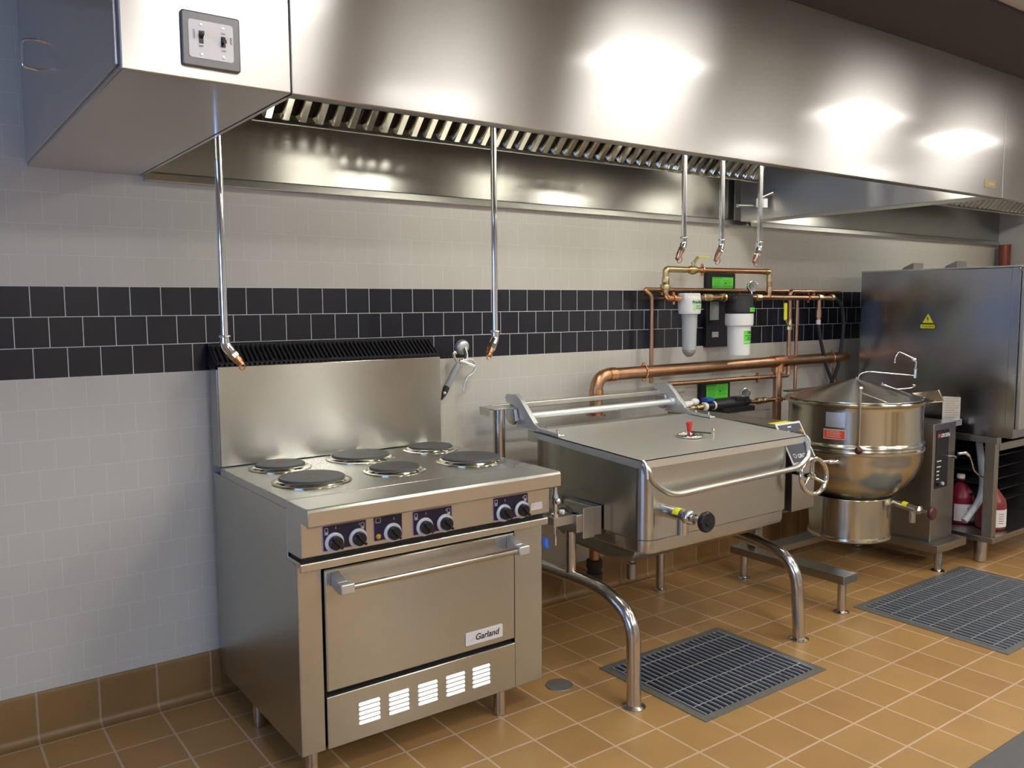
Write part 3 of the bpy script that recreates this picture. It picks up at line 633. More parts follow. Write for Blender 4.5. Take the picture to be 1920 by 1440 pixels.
MB().tube([(1.60, -.66, .635), (1.645, -.70, .612), (1.700, -.735, .596)], .007, .03).build('hose', white, bt)
MB().hexa([(1.695, -.752, .580), (1.712, -.752, .575), (1.722, -.730, .612), (1.705, -.730, .618)], [(1.705, -.765, .578), (1.722, -.765, .573), (1.732, -.745, .610), (1.715, -.745, .616)]).build('cap', blue, bt, bevel=.003)

# ================================================================== STEAM KETTLE
KX, KY = 3.985, -.700
conem = mat('spun_steel_lid', (.62, .61, .58), .26, 1)   # brushed in circles around the lid's axis
_nt = conem.node_tree; _b = _nt.nodes['Principled BSDF']; _b.inputs['Anisotropic'].default_value = .9
_g = _nt.nodes.new('ShaderNodeNewGeometry'); _v = _nt.nodes.new('ShaderNodeVectorMath'); _v.operation = 'SUBTRACT'; _v.inputs[1].default_value = (KX, KY, 1.0)
_nt.links.new(_g.outputs['Position'], _v.inputs[0]); _nt.links.new(_v.outputs[0], _b.inputs['Tangent'])
kt = thing('steam_kettle', 'round polished stainless steam kettle with conical lid on a floor stand', 'kettle', (KX, KY, 0))
kp = [(.362, 1.030), (.378, 1.034), (.382, 1.028), (.378, 1.018), (.360, 1.010), (.356, .99), (.356, .815), (.360, .808), (.366, .800), (.366, .792), (.360, .786), (.362, .776), (.369, .770), (.369, .758), (.362, .750)]
kp += [(.362*math.cos(t)+.0, .750-.310*math.sin(t)) for t in [PI/2*i/14 for i in range(1, 10)]] + [(.215, .484)]
MB().lathe([(r, z) for r, z in kp], (KX, KY, 0), n=72).build('kettle_bowl', kettlem, kt)
MB().lathe([(.220, .490), (.222, .486), (.222, .276), (.227, .272), (.229, .260), (.224, .252), (.05, .252)], (KX-.020, KY+.0, 0), n=56).build('base_cylinder', kettlem, kt)
MB().cyl((KX-.01, KY-.05, .215), (KX-.01, KY-.05, .246), .012).build('bottom_drain', steel_dk, kt)
MB().lathe([(.352, 1.0345), (.352, 1.041), (.30, 1.058), (.10, 1.118), (.02, 1.138), (0, 1.141)], (KX, KY, 0), n=72, a0=math.radians(60), a1=math.radians(345)).lathe([(.352, 1.0345), (.352, 1.038), (.02, 1.132), (0, 1.134)], (KX, KY, 0), n=20, a0=math.radians(-15), a1=math.radians(60)).build('kettle_lid', conem, kt)
# flat front-right cover sheet and pour lip
MB().hexa([(4.02, -1.02, 1.036), (4.33, -.93, 1.030), (4.27, -.60, 1.036), (4.10, -.75, 1.070)], [(4.02, -1.02, 1.040), (4.33, -.93, 1.034), (4.27, -.60, 1.040), (4.10, -.75, 1.074)]).build('cover_sheet', steel_satin, kt)
MB().add([(4.28, -.93, 1.020), (4.375, -1.005, 1.012), (4.352, -.985, 1.074), (4.30, -.86, 1.050), (4.25, -.955, 1.005)], [(0,1,2,3),(4,1,0)]).tube([(4.262, -.945, 1.004), (4.365, -1.01, 1.010), (4.375, -.998, 1.018), (4.352, -.985, 1.076)], .004, .02).build('pour_lip', polish, kt)
# lid lifting rod with ball
MB().tube([(3.80, -.995, 1.045), (3.655, -.94, 1.10), (3.650, -.936, 1.128)], .004, .02).cyl((3.650, -.938, 1.135), (3.646, -.940, .815), .0065, 14).lathe([(.010, 0), (.013, .006), (.010, .014)], (3.650, -.938, 1.118), n=14).build('lid_rod', polish, kt)
MB().ball((3.646, -.940, .797), .0205).build('rod_ball', maroon, kt)
# plates stuck on the bowl, facing the camera side
def on_cyl(a, z, r): return (KX+r*math.cos(a), KY+r*math.sin(a), z)
def patch(a0, a1, z0, z1, r, m_=8):
    q = MB(); vs = []
    for i in range(m_+1):
        a = a0+(a1-a0)*i/m_; vs += [on_cyl(a, z0, r), on_cyl(a, z1, r)]
    q.add(vs, [(2*i, 2*i+2, 2*i+3, 2*i+1) for i in range(m_)]); return q
A0, A1 = math.radians(186), math.radians(204)
r1 = patch(A0+.01, A1+.02, .840, .893, .3575).build('warning_plate', offwhite, kt)
patch(A0+.018, A1+.012, .844, .889, .3585).build('red_field', redlab, r1)
q = MB()
for i in range(4):
    z = .853+i*.009; e = patch(A0+.06, A1-.04-(i % 2)*.02, z, z+.0018, .3592); q.add(e.v, e.f)
q.build('print_lines', inkwhite, r1)
patch(A0+.04, A1+.01, .905, .985, .3575).build('data_plate', cast, kt)
# stand
def leg(x, y, h, par, r=.021):
    MB().cyl((x, y, .006), (x, y, h), r, 20).lathe([(.038, 0), (.038, .004), (.022, .012)], (x, y, .0), n=24).build('leg', steel_tube, par)
MB().box(3.372, 3.492, -1.050, -.335, .158, .200).build('stand_beam', steel_dk, kt, bevel=.003)
leg(3.418, -1.012, .158, kt); leg(3.462, -.362, .158, kt)
MB().box(4.385, 4.72, -1.000, -.35, .122, .170).build('stand_beam', steel_dk, kt, bevel=.003)
leg(4.470, -.962, .122, kt); leg(4.55, -.40, .122, kt)
MB().box(3.493, 4.384, -.50, -.40, .150, .190).build('stand_crossbar', steel_dk, kt, bevel=.003)
MB().box(3.44, 3.50, -.46, -.40, .2005, .80).build('trunnion_column', steel_dk, kt, bevel=.004)
MB().box(4.30, 4.38, -.60, -.50, .170, .80).build('trunnion_column', steel_satin, kt, bevel=.004)
MB().cyl((4.30, -.62, .72), (4.43, -.62, .72), .05, 24).build('trunnion', steel_tube, kt)
pd = MB().box(4.430, 4.685, -.928, -.42, .170, .864).build('control_pedestal', steel_dk, kt, bevel=.003)
cp2 = MB().box(4.460, 4.600, -.931, -.928, .482, .826).build('control_label', black, pd)
q = MB().text('GROEN', (4.505, -.9312, .782), (1,0,0), (0,0,1), .030, bold=.0006)
for i, zz in enumerate((.640, .606, .580, .558, .535)): q.box(4.472, 4.472+(.05, .045, .03, .028, .03)[i], -.9318, -.9308, zz, zz+.006)
q.build('lettering', inkwhite, cp2, smooth=False)
MB().lathe([(.013, 0), (.013, .001)], (4.487, -.931, .793), (0,-1,0), 20).build('logo_dot', redlab, cp2)
for x in (4.488, 4.535): MB().lathe([(.010, 0), (.010, .012), (0, .014)], (x, -.931, .507), (0,-1,0), 16).build('control_knob', ring if x > 4.5 else black, cp2)
MB().cyl((4.63, -.929, .655), (4.63, -.965, .655), .008).build('switch_stub', polish, pd)
ip = MB().box(4.70, 4.705, -.9, -.83, .85, .85) ; ip = MB().hexa([(4.712, -.830, .850), (4.798, -.893, .852), (4.800, -.890, .852), (4.714, -.827, .850)], [(4.712, -.830, 1.001), (4.798, -.893, .994), (4.800, -.890, .994), (4.714, -.827, 1.001)])
ip = ip.build('instruction_plate', cast, pd); q = MB()
for i in range(9):
    z = .872+i*.014; f0, f1 = (.12, .88 if i % 3 else .7); a = Vector((4.712, -.830, 0)); b_ = Vector((4.798, -.893, 0))
    p, r_ = a.lerp(b_, f0), a.lerp(b_, f1); q.add([(p.x-.0006, p.y-.0008, z), (r_.x-.0006, r_.y-.0008, z), (r_.x-.0006, r_.y-.0008, z+.003), (p.x-.0006, p.y-.0008, z+.003)], [(0,1,2,3)])
q.build('print_lines', steel_dk, ip)
MB().box(4.690, 4.76, -.925, -.90, .832, .868).build('hinge_block', cast, pd)
dv = MB().cyl((4.12, -.79, .450), (4.12, -1.02, .426), .0225, 24).cyl((4.12, -.985, .428), (4.12, -.985, .350), .018, 20).lathe([(.026, 0), (.027, .006), (.027, .018), (.018, .025)], (4.12, -1.01, .427), (0,-1,0), 6).cyl((4.12, -1.02, .426), (4.12, -1.085, .422), .009)
dv.tube([(4.12, -.80, .60), (4.12, -.815, .53), (4.12, -.82, .45)], .020, .05)
vo = dv.build('draw_off_valve', steel_tube, kt)
MB().lathe([(.008, -.014), (.032, -.012), (.037, -.004), (.037, .005), (.030, .012), (0, .013)], (4.12, -1.095, .422), (0,-1,0), 30).build('valve_knob', maroon, vo)
MB().lathe([(.0235, 0), (.0235, .03)], (4.12, -.93, .4358), (0,-1,-.1), 30, .2*PI, .95*PI).build('yellow_tag', yellow, vo, label='yellow sticker on the valve')
# double-jointed faucet at the kettle
fk = thing('swing_faucet', 'thin chrome double-jointed swing faucet behind the kettle lid', 'faucet', (4.0, -.34, 1.04))
S_ = Vector
MB().box(3.93, 4.26, -.30, -.26, 1.035, 1.045).build('bracket', steel_dk, fk)
fz = [(4.03, -.71, 1.118), (4.030, -.715, 1.168), (4.045, -.75, 1.181), (4.25, -.897, 1.150)]
MB().tube([(4.015, -.69, 1.08), (4.018, -.70, 1.165), (4.04, -.74, 1.181), (4.250, -.897, 1.156)], .0036, .02).build('lower_arm', chrome, fk)
MB().cyl((4.252, -.899, 1.142), (4.254, -.900, 1.196), .008, 14).lathe([(.012, 0), (.014, .004), (.010, .01)], (4.253, -.899, 1.188), n=14).build('swivel', chrome, fk)
MB().tube([(4.254, -.900, 1.196), (4.256, -.901, 1.232), (4.238, -.889, 1.256)], [.005]*2+[.010], 0).ball((4.246, -.895, 1.246), .013).build('elbow_joint', chrome, fk)
MB().tube([(4.240, -.890, 1.254), (4.176, -.843, 1.292), (4.160, -.832, 1.262), (4.158, -.830, 1.236)], .0036, .012).lathe([(.006, 0), (.009, .006), (.004, .012)], (4.158, -.830, 1.228), n=12).build('spout', chrome, fk)
kv = MB()
for x, y, z in ((3.985, -.705, 1.150), (4.02, -.73, 1.125), (4.105, -.790, 1.118)): kv.cyl((x, y, z-.03), (x, y, z), .0055, 12).lathe([(.010, 0), (.012, .003), (.008, .007)], (x, y, z-.014), n=12)
kv.tube([(4.11, -.793, 1.108), (4.17, -.838, 1.078), (4.24, -.885, 1.085), (4.262, -.90, 1.100), (4.246, -.89, 1.104)], .004, .01); pieces(kv, 'valve_handle', chrome, fk)

# ================================================================== COMBI OVEN ON STAND
ov = thing('combi_oven', 'tall stainless oven with a plain side panel and yellow warning sticker at far right', 'oven', (5.25, -.7, .80))
OX = 4.80
MB().box(OX+.003, 5.72, -1.195, -.215, .775, 1.765).build('oven_body', oven_steel, ov, bevel=.003)
MB().hexa([(OX, -1.150, .800), (OX+.003, -1.150, .800), (OX+.003, -.217, .770), (OX, -.217, .770)], [(OX, -1.150, 1.758), (OX+.003, -1.150, 1.758), (OX+.003, -.217, 1.774), (OX, -.217, 1.774)]).build('side_panel', oven_steel, ov)
MB().box(OX+.001, OX+.003, -1.196, -1.153, .80, 1.756).build('side_strip', oven_steel, ov)
MB().box(OX+.02, 5.70, -1.222, -1.196, .83, 1.75).build('oven_door', steel_satin, ov, bevel=.003)
MB().box(OX-.002, 5.72, -1.20, -.21, 1.7665, 1.7745).build('top_edge', cast, ov)
q = MB()
for y in (-.535, -.805): q.hexa([(OX+.02, y-.02, 1.7746), (OX+.14, y-.02, 1.7746), (OX+.14, y+.055, 1.7746), (OX+.02, y+.055, 1.7746)], [(OX+.02, y-.02, 1.815), (OX+.14, y-.02, 1.815), (OX+.14, y+.045, 1.788), (OX+.02, y+.045, 1.788)])
pieces(q, 'exhaust_cap', steel_dk, ov)
# warning sticker (faces left, -x)
wy, wz = -.672, 1.468
w1 = MB().prism([(wy-.034, wz-.028), (wy+.034, wz-.028), (wy, wz+.030)], 'x', OX-.0008, OX).build('warning_triangle', yellow, ov)
MB().prism([(wy+.004, wz+.014), (wy+.008, wz-.006), (wy+.001, wz-.004), (wy+.001, wz-.022), (wy-.006, wz+.002), (wy+.001, wz)], 'x', OX-.0014, OX-.0007).build('bolt_symbol', ink, w1)
w2 = MB().prism(rbox(wy-.050, wy+.050, wz-.066, wz-.032, .004), 'x', OX-.0006, OX).build('sticker_border', ink, ov)
w3 = MB().prism(rbox(wy-.046, wy+.046, wz-.062, wz-.038, .003), 'x', OX-.0012, OX-.0005).build('sticker_field', yellow, w2)
MB().text('WARNING', (OX-.0012, wy+.038, wz-.056), (0,-1,0), (0,0,1), .017).build('lettering', ink, w2, smooth=False)
sd = thing('oven_stand', 'stainless oven stand with lower shelf and tray slides below the oven', 'stand', (5.25, -.7, 0))
MB().box(4.797, 5.75, -1.115, -.25, .135, .170).build('lower_shelf', steel_dk, sd, bevel=.003)
for x, y in ((4.858, -1.020), (4.858, -.33), (5.68, -1.02), (5.68, -.33)): MB().lathe([(.030, 0), (.036, .006), (.036, .135)], (x, y, 0), n=24).build('leg', steel_tube, sd)
for x, y in ((4.80, -1.105), (4.80, -.32), (5.69, -1.105), (5.69, -.32)): MB().box(x, x+.05, y, y+.06, .170, .7745).build('post', steel_dk, sd, bevel=.002)
MB().box(4.852, 5.69, -1.110, -1.09, .690, .735).box(4.797, 4.85, -1.115, -.30, .735, .7745).build('upper_rail', steel_dk, sd, bevel=.002)
q = MB()
for i in range(6): q.box(5.02, 5.66, -.92, -.34, .285+i*.075, .292+i*.075)
sl = q.build('tray_slides', blackm, sd)
MB().box(4.84, 5.70, -.29, -.28, .17, .774).box(5.665, 5.675, -1.0, -.29, .17, .774).build('back_panel', dark, sd)
MB().box(4.855, 4.93, -1.0, -.93, .7350, .7744).build('drain_box', steel_satin, sd)
def jug(x, y, z, m_, label):
    t = thing('detergent_jug', label, 'jug', (x, y, z), 'jugs of red liquid under the oven')
    MB().lathe([(.074, 0), (.084, .008), (.085, .155), (.078, .185), (.036, .245), (.022, .262), (.022, .285)], (x, y, z+.0005), n=32).build('bottle', m_, t)
    MB().lathe([(.025, 0), (.025, .022), (.022, .025), (0, .025)], (x, y, z+.283), n=24).build('cap', white, t)
    lb = MB(); vs = []
    for i in range(13):
        a = math.radians(185+i*9.5); vs += [(x+(.0862)*math.cos(a), y+(.0862)*math.sin(a), z+.022), (x+(.0862)*math.cos(a), y+(.0862)*math.sin(a), z+.130)]
    lb.add(vs, [(2*i, 2*i+2, 2*i+3, 2*i+1) for i in range(12)]); l_ = lb.build('label', offwhite, t)
    q = MB()
    for k in range(5):
        vs = []
        for i in range(4): a = math.radians(235+i*8); vs += [(x+.0868*math.cos(a), y+.0868*math.sin(a), z+.045+k*.014), (x+.0868*math.cos(a), y+.0868*math.sin(a), z+.049+k*.014)]
        q.add(vs, [(2*i, 2*i+2, 2*i+3, 2*i+1) for i in range(3)])
    q.build('print_lines', copper, l_)
jug(5.045, -.985, .17, jugred, 'red liquid jug with white label, right of the oven stand post')
jug(5.045, -.795, .17, jugbright, 'red liquid jug with white label, between the post and the kettle pedestal')
hs = MB().tube([(4.895, -.965, .736), (4.898, -.98, .62), (4.90, -1.0, .48), (4.885, -1.0, .39), (4.80, -.99, .31), (4.745, -.97, .255)], [.019, .019, .019, .019, .022, .025], 0)
hs = MB().tube([(4.895, -.965, .734), (4.898, -.98, .62), (4.90, -1.0, .48), (4.87, -1.0, .37), (4.745, -.97, .255)], .0195, .08).build('drain_hose', hosegrey); tag(hs, 'grey drain hose curving down in front of the red jugs', 'hose')
sv = thing('spray_hose', 'thin chrome hand shower tap with curved hose beside the pedestal', 'hose', (4.79, -.99, .5))
MB().tube([(4.700, -.94, .667), (4.735, -.965, .672), (4.755, -.975, .655)], .011, .01).build('tap', chrome, sv)
MB().tube([(4.755, -.975, .660), (4.775, -.985, .615), (4.79, -.99, .56), (4.835, -1.02, .52), (4.88, -1.045, .515)], .0055, .03).build('hose', polish, sv)
MB().lathe([(.006, 0), (.012, .008), (.012, .03), (.004, .05)], (4.865, -1.042, .516), (.8, -.6, 0), 14).build('nozzle', chrome, sv)

# ================================================================== COPPER PIPEWORK AND WATER FILTERS
def clamp(mb, c, r, ax):
    mb.torus(c, r+.002, .004, ax, 24, 8)
def hanger(par, c, r, ax, sz=.05):
    "split ring clamp around a pipe with a stand-off to the wall"
    m_ = MB(); m_.torus(c, r+.002, .0045, ax, 24, 8); m_.cyl((c[0], c[1]+r, c[2]), (c[0], -.001, c[2]), .005, 10)
    a = Vector((0,0,1)) if abs(ax[2]) < .5 else Vector((1,0,0)); p = Vector(c)+a*(r+.010); m_.box(p.x-.007, p.x+.007, p.y-.005, p.y+.005, p.z-.008, p.z+.008)
    p = Vector(c)-a*(r+.010); m_.box(p.x-.007, p.x+.007, p.y-.005, p.y+.005, p.z-.008, p.z+.008)
    m_.build('pipe_clamp', copper, par)
bp_ = thing('copper_pipe', 'thick copper pipe running level along the wall behind the skillet', 'pipe', (3.3, -.12, 1.0))
PR = .0335
MB().tube([(2.545, -.12, 1.185), (2.545, -.12, 1.2)], PR)
MB().tube([(2.547, -.12, .995), (2.547, -.12, 1.198), (3.2, -.12, 1.201), (4.79, -.12, 1.206)], PR, .085, 24).build('pipe', copper_dk, bp_)
pieces(MB().cyl((2.547, -.12, 1.085), (2.547, -.12, 1.125), PR+.004).lathe([(PR+.004, 0), (PR+.004, .045)], (2.63, -.12, 1.199), (1,0,0), 24).lathe([(.052, 0), (.052, .005), (.032, .012)], (2.547, -.12, .990), n=28).cyl((4.06, -.12, 1.14), (4.06, -.12, 1.203), PR+.005).lathe([(PR+.005, 0), (PR+.005, .12)], (4.0, -.12, 1.204), (1,0,0), 24), 'pipe_fitting', copper, bp_)
MB().cyl((4.06, -.12, .60), (4.06, -.12, 1.19), .027).build('branch_pipe', copper_dk, bp_)
MB().lathe([(.035, 0), (.035, .025)], (4.06, -.12, .955), n=24).build('coupling', copper, bp_)
hanger(bp_, (2.89, -.12, 1.2), PR, (1,0,0)); hanger(bp_, (4.62, -.12, 1.205), PR, (1,0,0))
dpp = thing('drain_pipe', 'vertical copper drain pipe with black rubber coupling under the skillet', 'pipe', (2.467, -.2, .137))
MB().cyl((2.467, -.20, .25), (2.467, -.20, .47), .027).build('pipe', copper_dk, dpp)
MB().lathe([(.036, .0), (.042, .01), (.042, .05), (.036, .055), (.036, .075), (.042, .08), (.042, .115), (.036, .12)], (2.467, -.20, .135), n=28).build('coupling', rubber, dpp)
MB().cyl((2.467, -.015, .165), (2.467, -.20, .165), .026).build('wall_pipe', copper_dk, dpp)
tp = thing('copper_pipe', 'thin vertical copper pipe bending down from the long line, left of the filters', 'pipe', (2.99, -.08, 1.12))
MB().tube([(2.989, -.08, 1.13), (2.989, -.08, 1.610), (2.950, -.06, 1.648), (4.79, -.06, 1.642)], .0115, .02).build('pipe', copper_dk, tp)
hanger(tp, (2.989, -.08, 1.175), .0115, (0,0,1)); hanger(tp, (3.085, -.06, 1.647), .0115, (1,0,0))
lp = thing('copper_pipe', 'narrow copper pipe just below the thick pipe, leading to a downward bend at right', 'pipe', (3.6, -.12, 1.12))
MB().tube([(3.02, -.12, 1.122), (4.168, -.12, 1.112), (4.168, -.12, 1.20), (4.165, -.12, 1.600), (4.17, -.12, 1.640), (4.41, -.12, 1.640), (4.41, -.12, 1.600)], .0135, .022).build('pipe', copper_dk, lp)
hanger(lp, (3.86, -.12, 1.115), .0125, (1,0,0))
MB().lathe([(.020, 0), (.020, .04), (.016, .045), (.016, .07)], (4.166, -.12, 1.40), n=8).build('valve_body', brass, lp)
MB().prism(rbox(4.075, 4.103, 1.46, 1.57, .013), 'y', -.150, -.145).build('valve_lever', yellow, lp, label='yellow valve lever')
MB().tube([(4.09, -.148, 1.465), (4.12, -.148, 1.43), (4.15, -.135, 1.425)], .006).build('lever_stem', steel_tube, lp)
vp = thing('copper_pipe', 'thin vertical copper pipe standing second from the right beside the yellow lever', 'pipe', (4.24, -.12, 1.0))
MB().cyl((4.242, -.12, 1.00), (4.242, -.12, 1.60), .011).build('pipe', copper_dk, vp); hanger(vp, (4.242, -.12, 1.185), .011, (0,0,1))
ln = thing('copper_pipe', 'copper bypass loop with yellow handled valve above the water filters', 'pipe', (3.45, -.16, 1.6))
MB().tube([(3.125, -.16, 1.598), (3.012, -.16, 1.598), (3.012, -.16, 1.755), (3.905, -.16, 1.757), (3.905, -.16, 1.604)], .0155, .035, 18).build('pipe', copper, ln)
q = MB(); q.lathe([(.018, 0), (.024, .008), (.024, .03), (.018, .038), (.021, .045), (.021, .075), (.017, .08)], (3.012, -.16, 1.635), n=8)
q.lathe([(.017, 0), (.017, .14)], (3.035, -.16, 1.755), (1,0,0), 18); q.tube([(3.012, -.16, 1.715), (3.012, -.16, 1.755), (3.06, -.16, 1.755)], .0175, .04)
q.tube([(3.86, -.16, 1.7565), (3.905, -.16, 1.757), (3.905, -.16, 1.70)], .018, .035); q.lathe([(.018, 0), (.018, .03)], (3.905, -.16, 1.635), n=18); pieces(q, 'pipe_fitting', brass, ln)
q = MB().lathe([(.018, 0), (.022, .01), (.026, .03), (.022, .05), (.018, .065)], (3.195, -.16, 1.755), (1,0,0), 18).cyl((3.228, -.16, 1.775), (3.228, -.16, 1.80), .010); q.prism([(3.215, 1.79), (3.265, 1.83), (3.275, 1.822), (3.235, 1.782)], 'y', -.165, -.155)
q.build('valve_body', brass, ln); MB().box(3.262, 3.355, -.172, -.148, 1.826, 1.831).build('valve_lever', yellow, ln, label='yellow valve lever')
hanger(ln, (3.305, -.16, 1.757), .0155, (1,0,0))
fl = thing('copper_pipe', 'copper pipe joining the two water filters and running right to the black hose', 'pipe', (3.9, -.16, 1.6))
pieces(MB().cyl((3.285, -.16, 1.600), (3.50, -.16, 1.602), .0155).cyl((3.66, -.16, 1.604), (4.56, -.16, 1.598), .0145), 'pipe', copper_dk, fl)
q = MB()
for x, l_ in ((3.315, .05), (3.365, .02), (3.46, .03), (3.775, .05), (4.40, .04), (4.54, .03)): q.lathe([(.019, 0), (.021, .004), (.021, l_-.004), (.019, l_)], (x, -.16, 1.602), (1,0,0), 8)
q.lathe([(.022, 0), (.025, .006), (.022, .012)], (3.49, -.16, 1.602), (1,0,0), 20); pieces(q, 'pipe_fitting', brass, fl)
hanger(fl, (4.30, -.16, 1.602), .0145, (1,0,0)); hanger(fl, (3.075, -.16, 1.598), .0155, (1,0,0))
MB().cyl((4.415, -.16, 1.46), (4.415, -.16, 1.598), .0135).lathe([(.018, 0), (.018, .05)], (4.415, -.16, 1.475), n=8).build('branch_pipe', copper_dk, fl)
MB().lathe([(.015, 0), (.015, .03)], (4.415, -.16, 1.43), n=12).build('white_ferrule', white, fl)
for pts, lb_ in (([(4.415, -.16, 1.435), (4.44, -.16, 1.34), (4.56, -.13, 1.15), (4.665, -.12, 1.02), (4.67, -.12, .96)], 'black hose slanting down from the copper branch, left one of the pair'),
                 ([(4.56, -.16, 1.598), (4.645, -.155, 1.585), (4.70, -.15, 1.52), (4.715, -.15, 1.40), (4.70, -.13, 1.15), (4.69, -.06, .97)], 'black hose hanging from the end of the filter pipe, beside the oven')):
    o = MB().tube(pts, .0115, .06).build('black_hose', rubber); tag(o, lb_, 'hose', 'black hoses beside the oven')
o = MB().cyl((4.745, -.07, .60), (4.745, -.07, 1.135), .017).build('copper_pipe', copper_dk); tag(o, 'short vertical copper stub behind the kettle near the oven', 'pipe')
o = MB().cyl((7.06, -.10, 0.001), (7.06, -.10, 2.035), .045).build('copper_pipe', mat('red_brown_pipe', (.25, .07, .05), .4, .4)); tag(o, 'reddish vertical pipe in the far corner above the oven', 'pipe')
# wall mounts with green cards
def card(x0, x1, z0, z1, y, t, name='green_card'):
    g = MB().box(x0, x1, y-.002, y, z0, z1).build(name, green, t, label='bright green printed card'); q = MB(); wv = x1-x0; hh = z1-z0
    q.box(x0+.02*wv, x0+.45*wv, y-.0028, y-.0018, z1-.10*hh, z1-.05*hh)
    for i in range(6): q.box(x0+.05*wv, x0+(.36 if i % 2 else .42)*wv, y-.0028, y-.0018, z1-(.24+i*.11)*hh, z1-(.215+i*.11)*hh)
    for i in range(4): q.box(x0+.52*wv, x0+(.9 if i % 2 else .82)*wv, y-.0028, y-.0018, z1-(.30+i*.14)*hh, z1-(.275+i*.14)*hh)
    q.box(x0+.60*wv, x0+.66*wv, y-.0028, y-.0018, z1-.55*hh, z1-.42*hh); q.build('print_lines', inkgreen, g)
m1 = thing('filter_mount', 'tall black wall plate with green card between the two water filters', 'mounting plate', (3.62, -.02, 1.3))
MB().box(3.500, 3.752, -.030, -.001, 1.31, 1.750).build('plate', blackm, m1, bevel=.004)
card(3.540, 3.728, 1.652, 1.724, -.031, m1)
q = MB().box(3.525, 3.60, -.034, -.0305, 1.470, 1.585).build('small_card', greenp, m1); MB().box(3.530, 3.596, -.0345, -.0338, 1.478, 1.555).build('card_photo', cast, q)
MB().box(3.545, 3.60, -.034, -.0305, 1.368, 1.400).build('white_sticker', offwhite, m1)
m2 = thing('filter_mount', 'small black wall plate with green card low on the wall behind the skillet', 'mounting plate', (3.58, -.02, .96))
MB().box(3.457, 3.715, -.034, -.001, .955, 1.100).build('plate', blackm, m2, bevel=.004)
card(3.497, 3.692, .998, 1.084, -.035, m2)
# filter 1: clear housing with white head
f1 = thing('water_filter', 'slim water filter with white head and clear housing, the left one', 'water filter', (3.205, -.16, 1.27), 'water filters')
MB().lathe([(.030, .084), (.052, .076), (.059, .068), (.062, .058), (.063, .0), (.061, -.022), (.057, -.027), (.040, -.028)], (3.205, -.16, 1.538), n=40).box(3.140, 3.270, -.185, -.135, 1.585, 1.626).build('filter_head', white, f1, bevel=.006)
MB().lathe([(.046, 1.509), (.046, 1.50), (.042, 1.48), (.040, 1.33), (.037, 1.30), (.026, 1.282), (.014, 1.272), (0, 1.270)], (3.205, -.16, 0), n=40).build('clear_housing', clear, f1)
MB().lathe([(.032, 1.51), (.032, 1.312), (0, 1.310)], (3.205, -.16, 0), n=32).build('cartridge', white, f1)
MB().lathe([(.034, 1.3095), (.032, 1.298), (.022, 1.286), (0, 1.280)], (3.205, -.16, 0), n=32).build('sediment', brass, f1)
q = MB(); vs = []
for i in range(9): a = math.radians(240+i*9); vs += [(3.205+.0636*math.cos(a), -.16+.0636*math.sin(a), 1.530), (3.205+.0636*math.cos(a), -.16+.0636*math.sin(a), 1.588)]
q.add(vs, [(2*i, 2*i+2, 2*i+3, 2*i+1) for i in range(8)]); fl1 = q.build('filter_label', greenp, f1)
tx = MB().text('Pre-filter', (0,0,0), (1,0,0), (0,1,0), .022, depth=0, bold=.0006); vs = []
for (x, y, z) in tx.v: a = math.radians(236)+x/.0642; vs.append((3.205+.0642*math.cos(a), -.16+.0642*math.sin(a), 1.569+y))
q = MB().add(vs, tx.f)
for k in range(3):
    ww = []
    for i in range(6): a = math.radians(256+i*(9-k)); ww += [(3.205+.0641*math.cos(a), -.16+.0641*math.sin(a), 1.540+k*.008), (3.205+.0641*math.cos(a), -.16+.0641*math.sin(a), 1.5425+k*.008)]
    q.add(ww, [(2*i, 2*i+2, 2*i+3, 2*i+1) for i in range(5)])
q.build('lettering', ink, fl1, smooth=False)
q = MB().box(3.175, 3.235, -.1865, -.185, 1.602, 1.614).build('head_mark', blue, f1)
# filter 2: large white canister with black head
f2 = thing('water_filter', 'large white water filter canister with black head, the right one', 'water filter', (3.58, -.20, 1.27), 'water filters')
FX, FYY = 3.583, -.20
MB().lathe([(.040, 1.622), (.068, 1.620), (.076, 1.612), (.079, 1.56), (.085, 1.55), (.086, 1.514), (.080, 1.510)], (FX, FYY, 0), n=44).box(3.50, 3.665, -.225, -.032, 1.580, 1.624).build('filter_head', blackm, f2, bevel=.004)
MB().lathe([(.081, 1.509), (.081, 1.455), (.079, 1.442), (.067, 1.434), (.064, 1.275), (.060, 1.268), (0, 1.267)], (FX, FYY, 0), n=44).build('canister', white, f2)
def wrap(a0, a1, z0, z1, r, m_=10):
    vs = []
    for i in range(m_+1): a = math.radians(a0+(a1-a0)*i/m_); vs += [(FX+r*math.cos(a), FYY+r*math.sin(a), z0), (FX+r*math.cos(a), FYY+r*math.sin(a), z1)]
    return MB().add(vs, [(2*i, 2*i+2, 2*i+3, 2*i+1) for i in range(m_)])
l1 = wrap(243, 308, 1.350, 1.412, .0672).build('canister_label', green, f2); wrap(243, 308, 1.334, 1.343, .0668).build('label_stripe', green, f2)
tx = MB().text('CB20', (0,0,0), (1,0,0), (0,1,0), .018, depth=0, bold=.0005)
vs = [(FX+.0680*math.cos(math.radians(262)+x/.068), FYY+.0680*math.sin(math.radians(262)+x/.068), 1.394+y) for x, y, z in tx.v]
q = MB().add(vs, tx.f)
for a0, a1, z in ((250, 300, 1.380), (262, 302, 1.368), (258, 304, 1.358)): e = wrap(a0, a1, z, z+.004, .0678, 6); q.add(e.v, e.f)
q.build('lettering', ink, l1, smooth=False)
l2 = wrap(262, 312, 1.520, 1.543, .0866).build('head_label', green, f2); e = wrap(266, 306, 1.530, 1.533, .0872, 6); e.build('print_lines', inkgreen, l2)
MB().ball((3.520, -.228, 1.600), .009).build('red_button', red, f2)
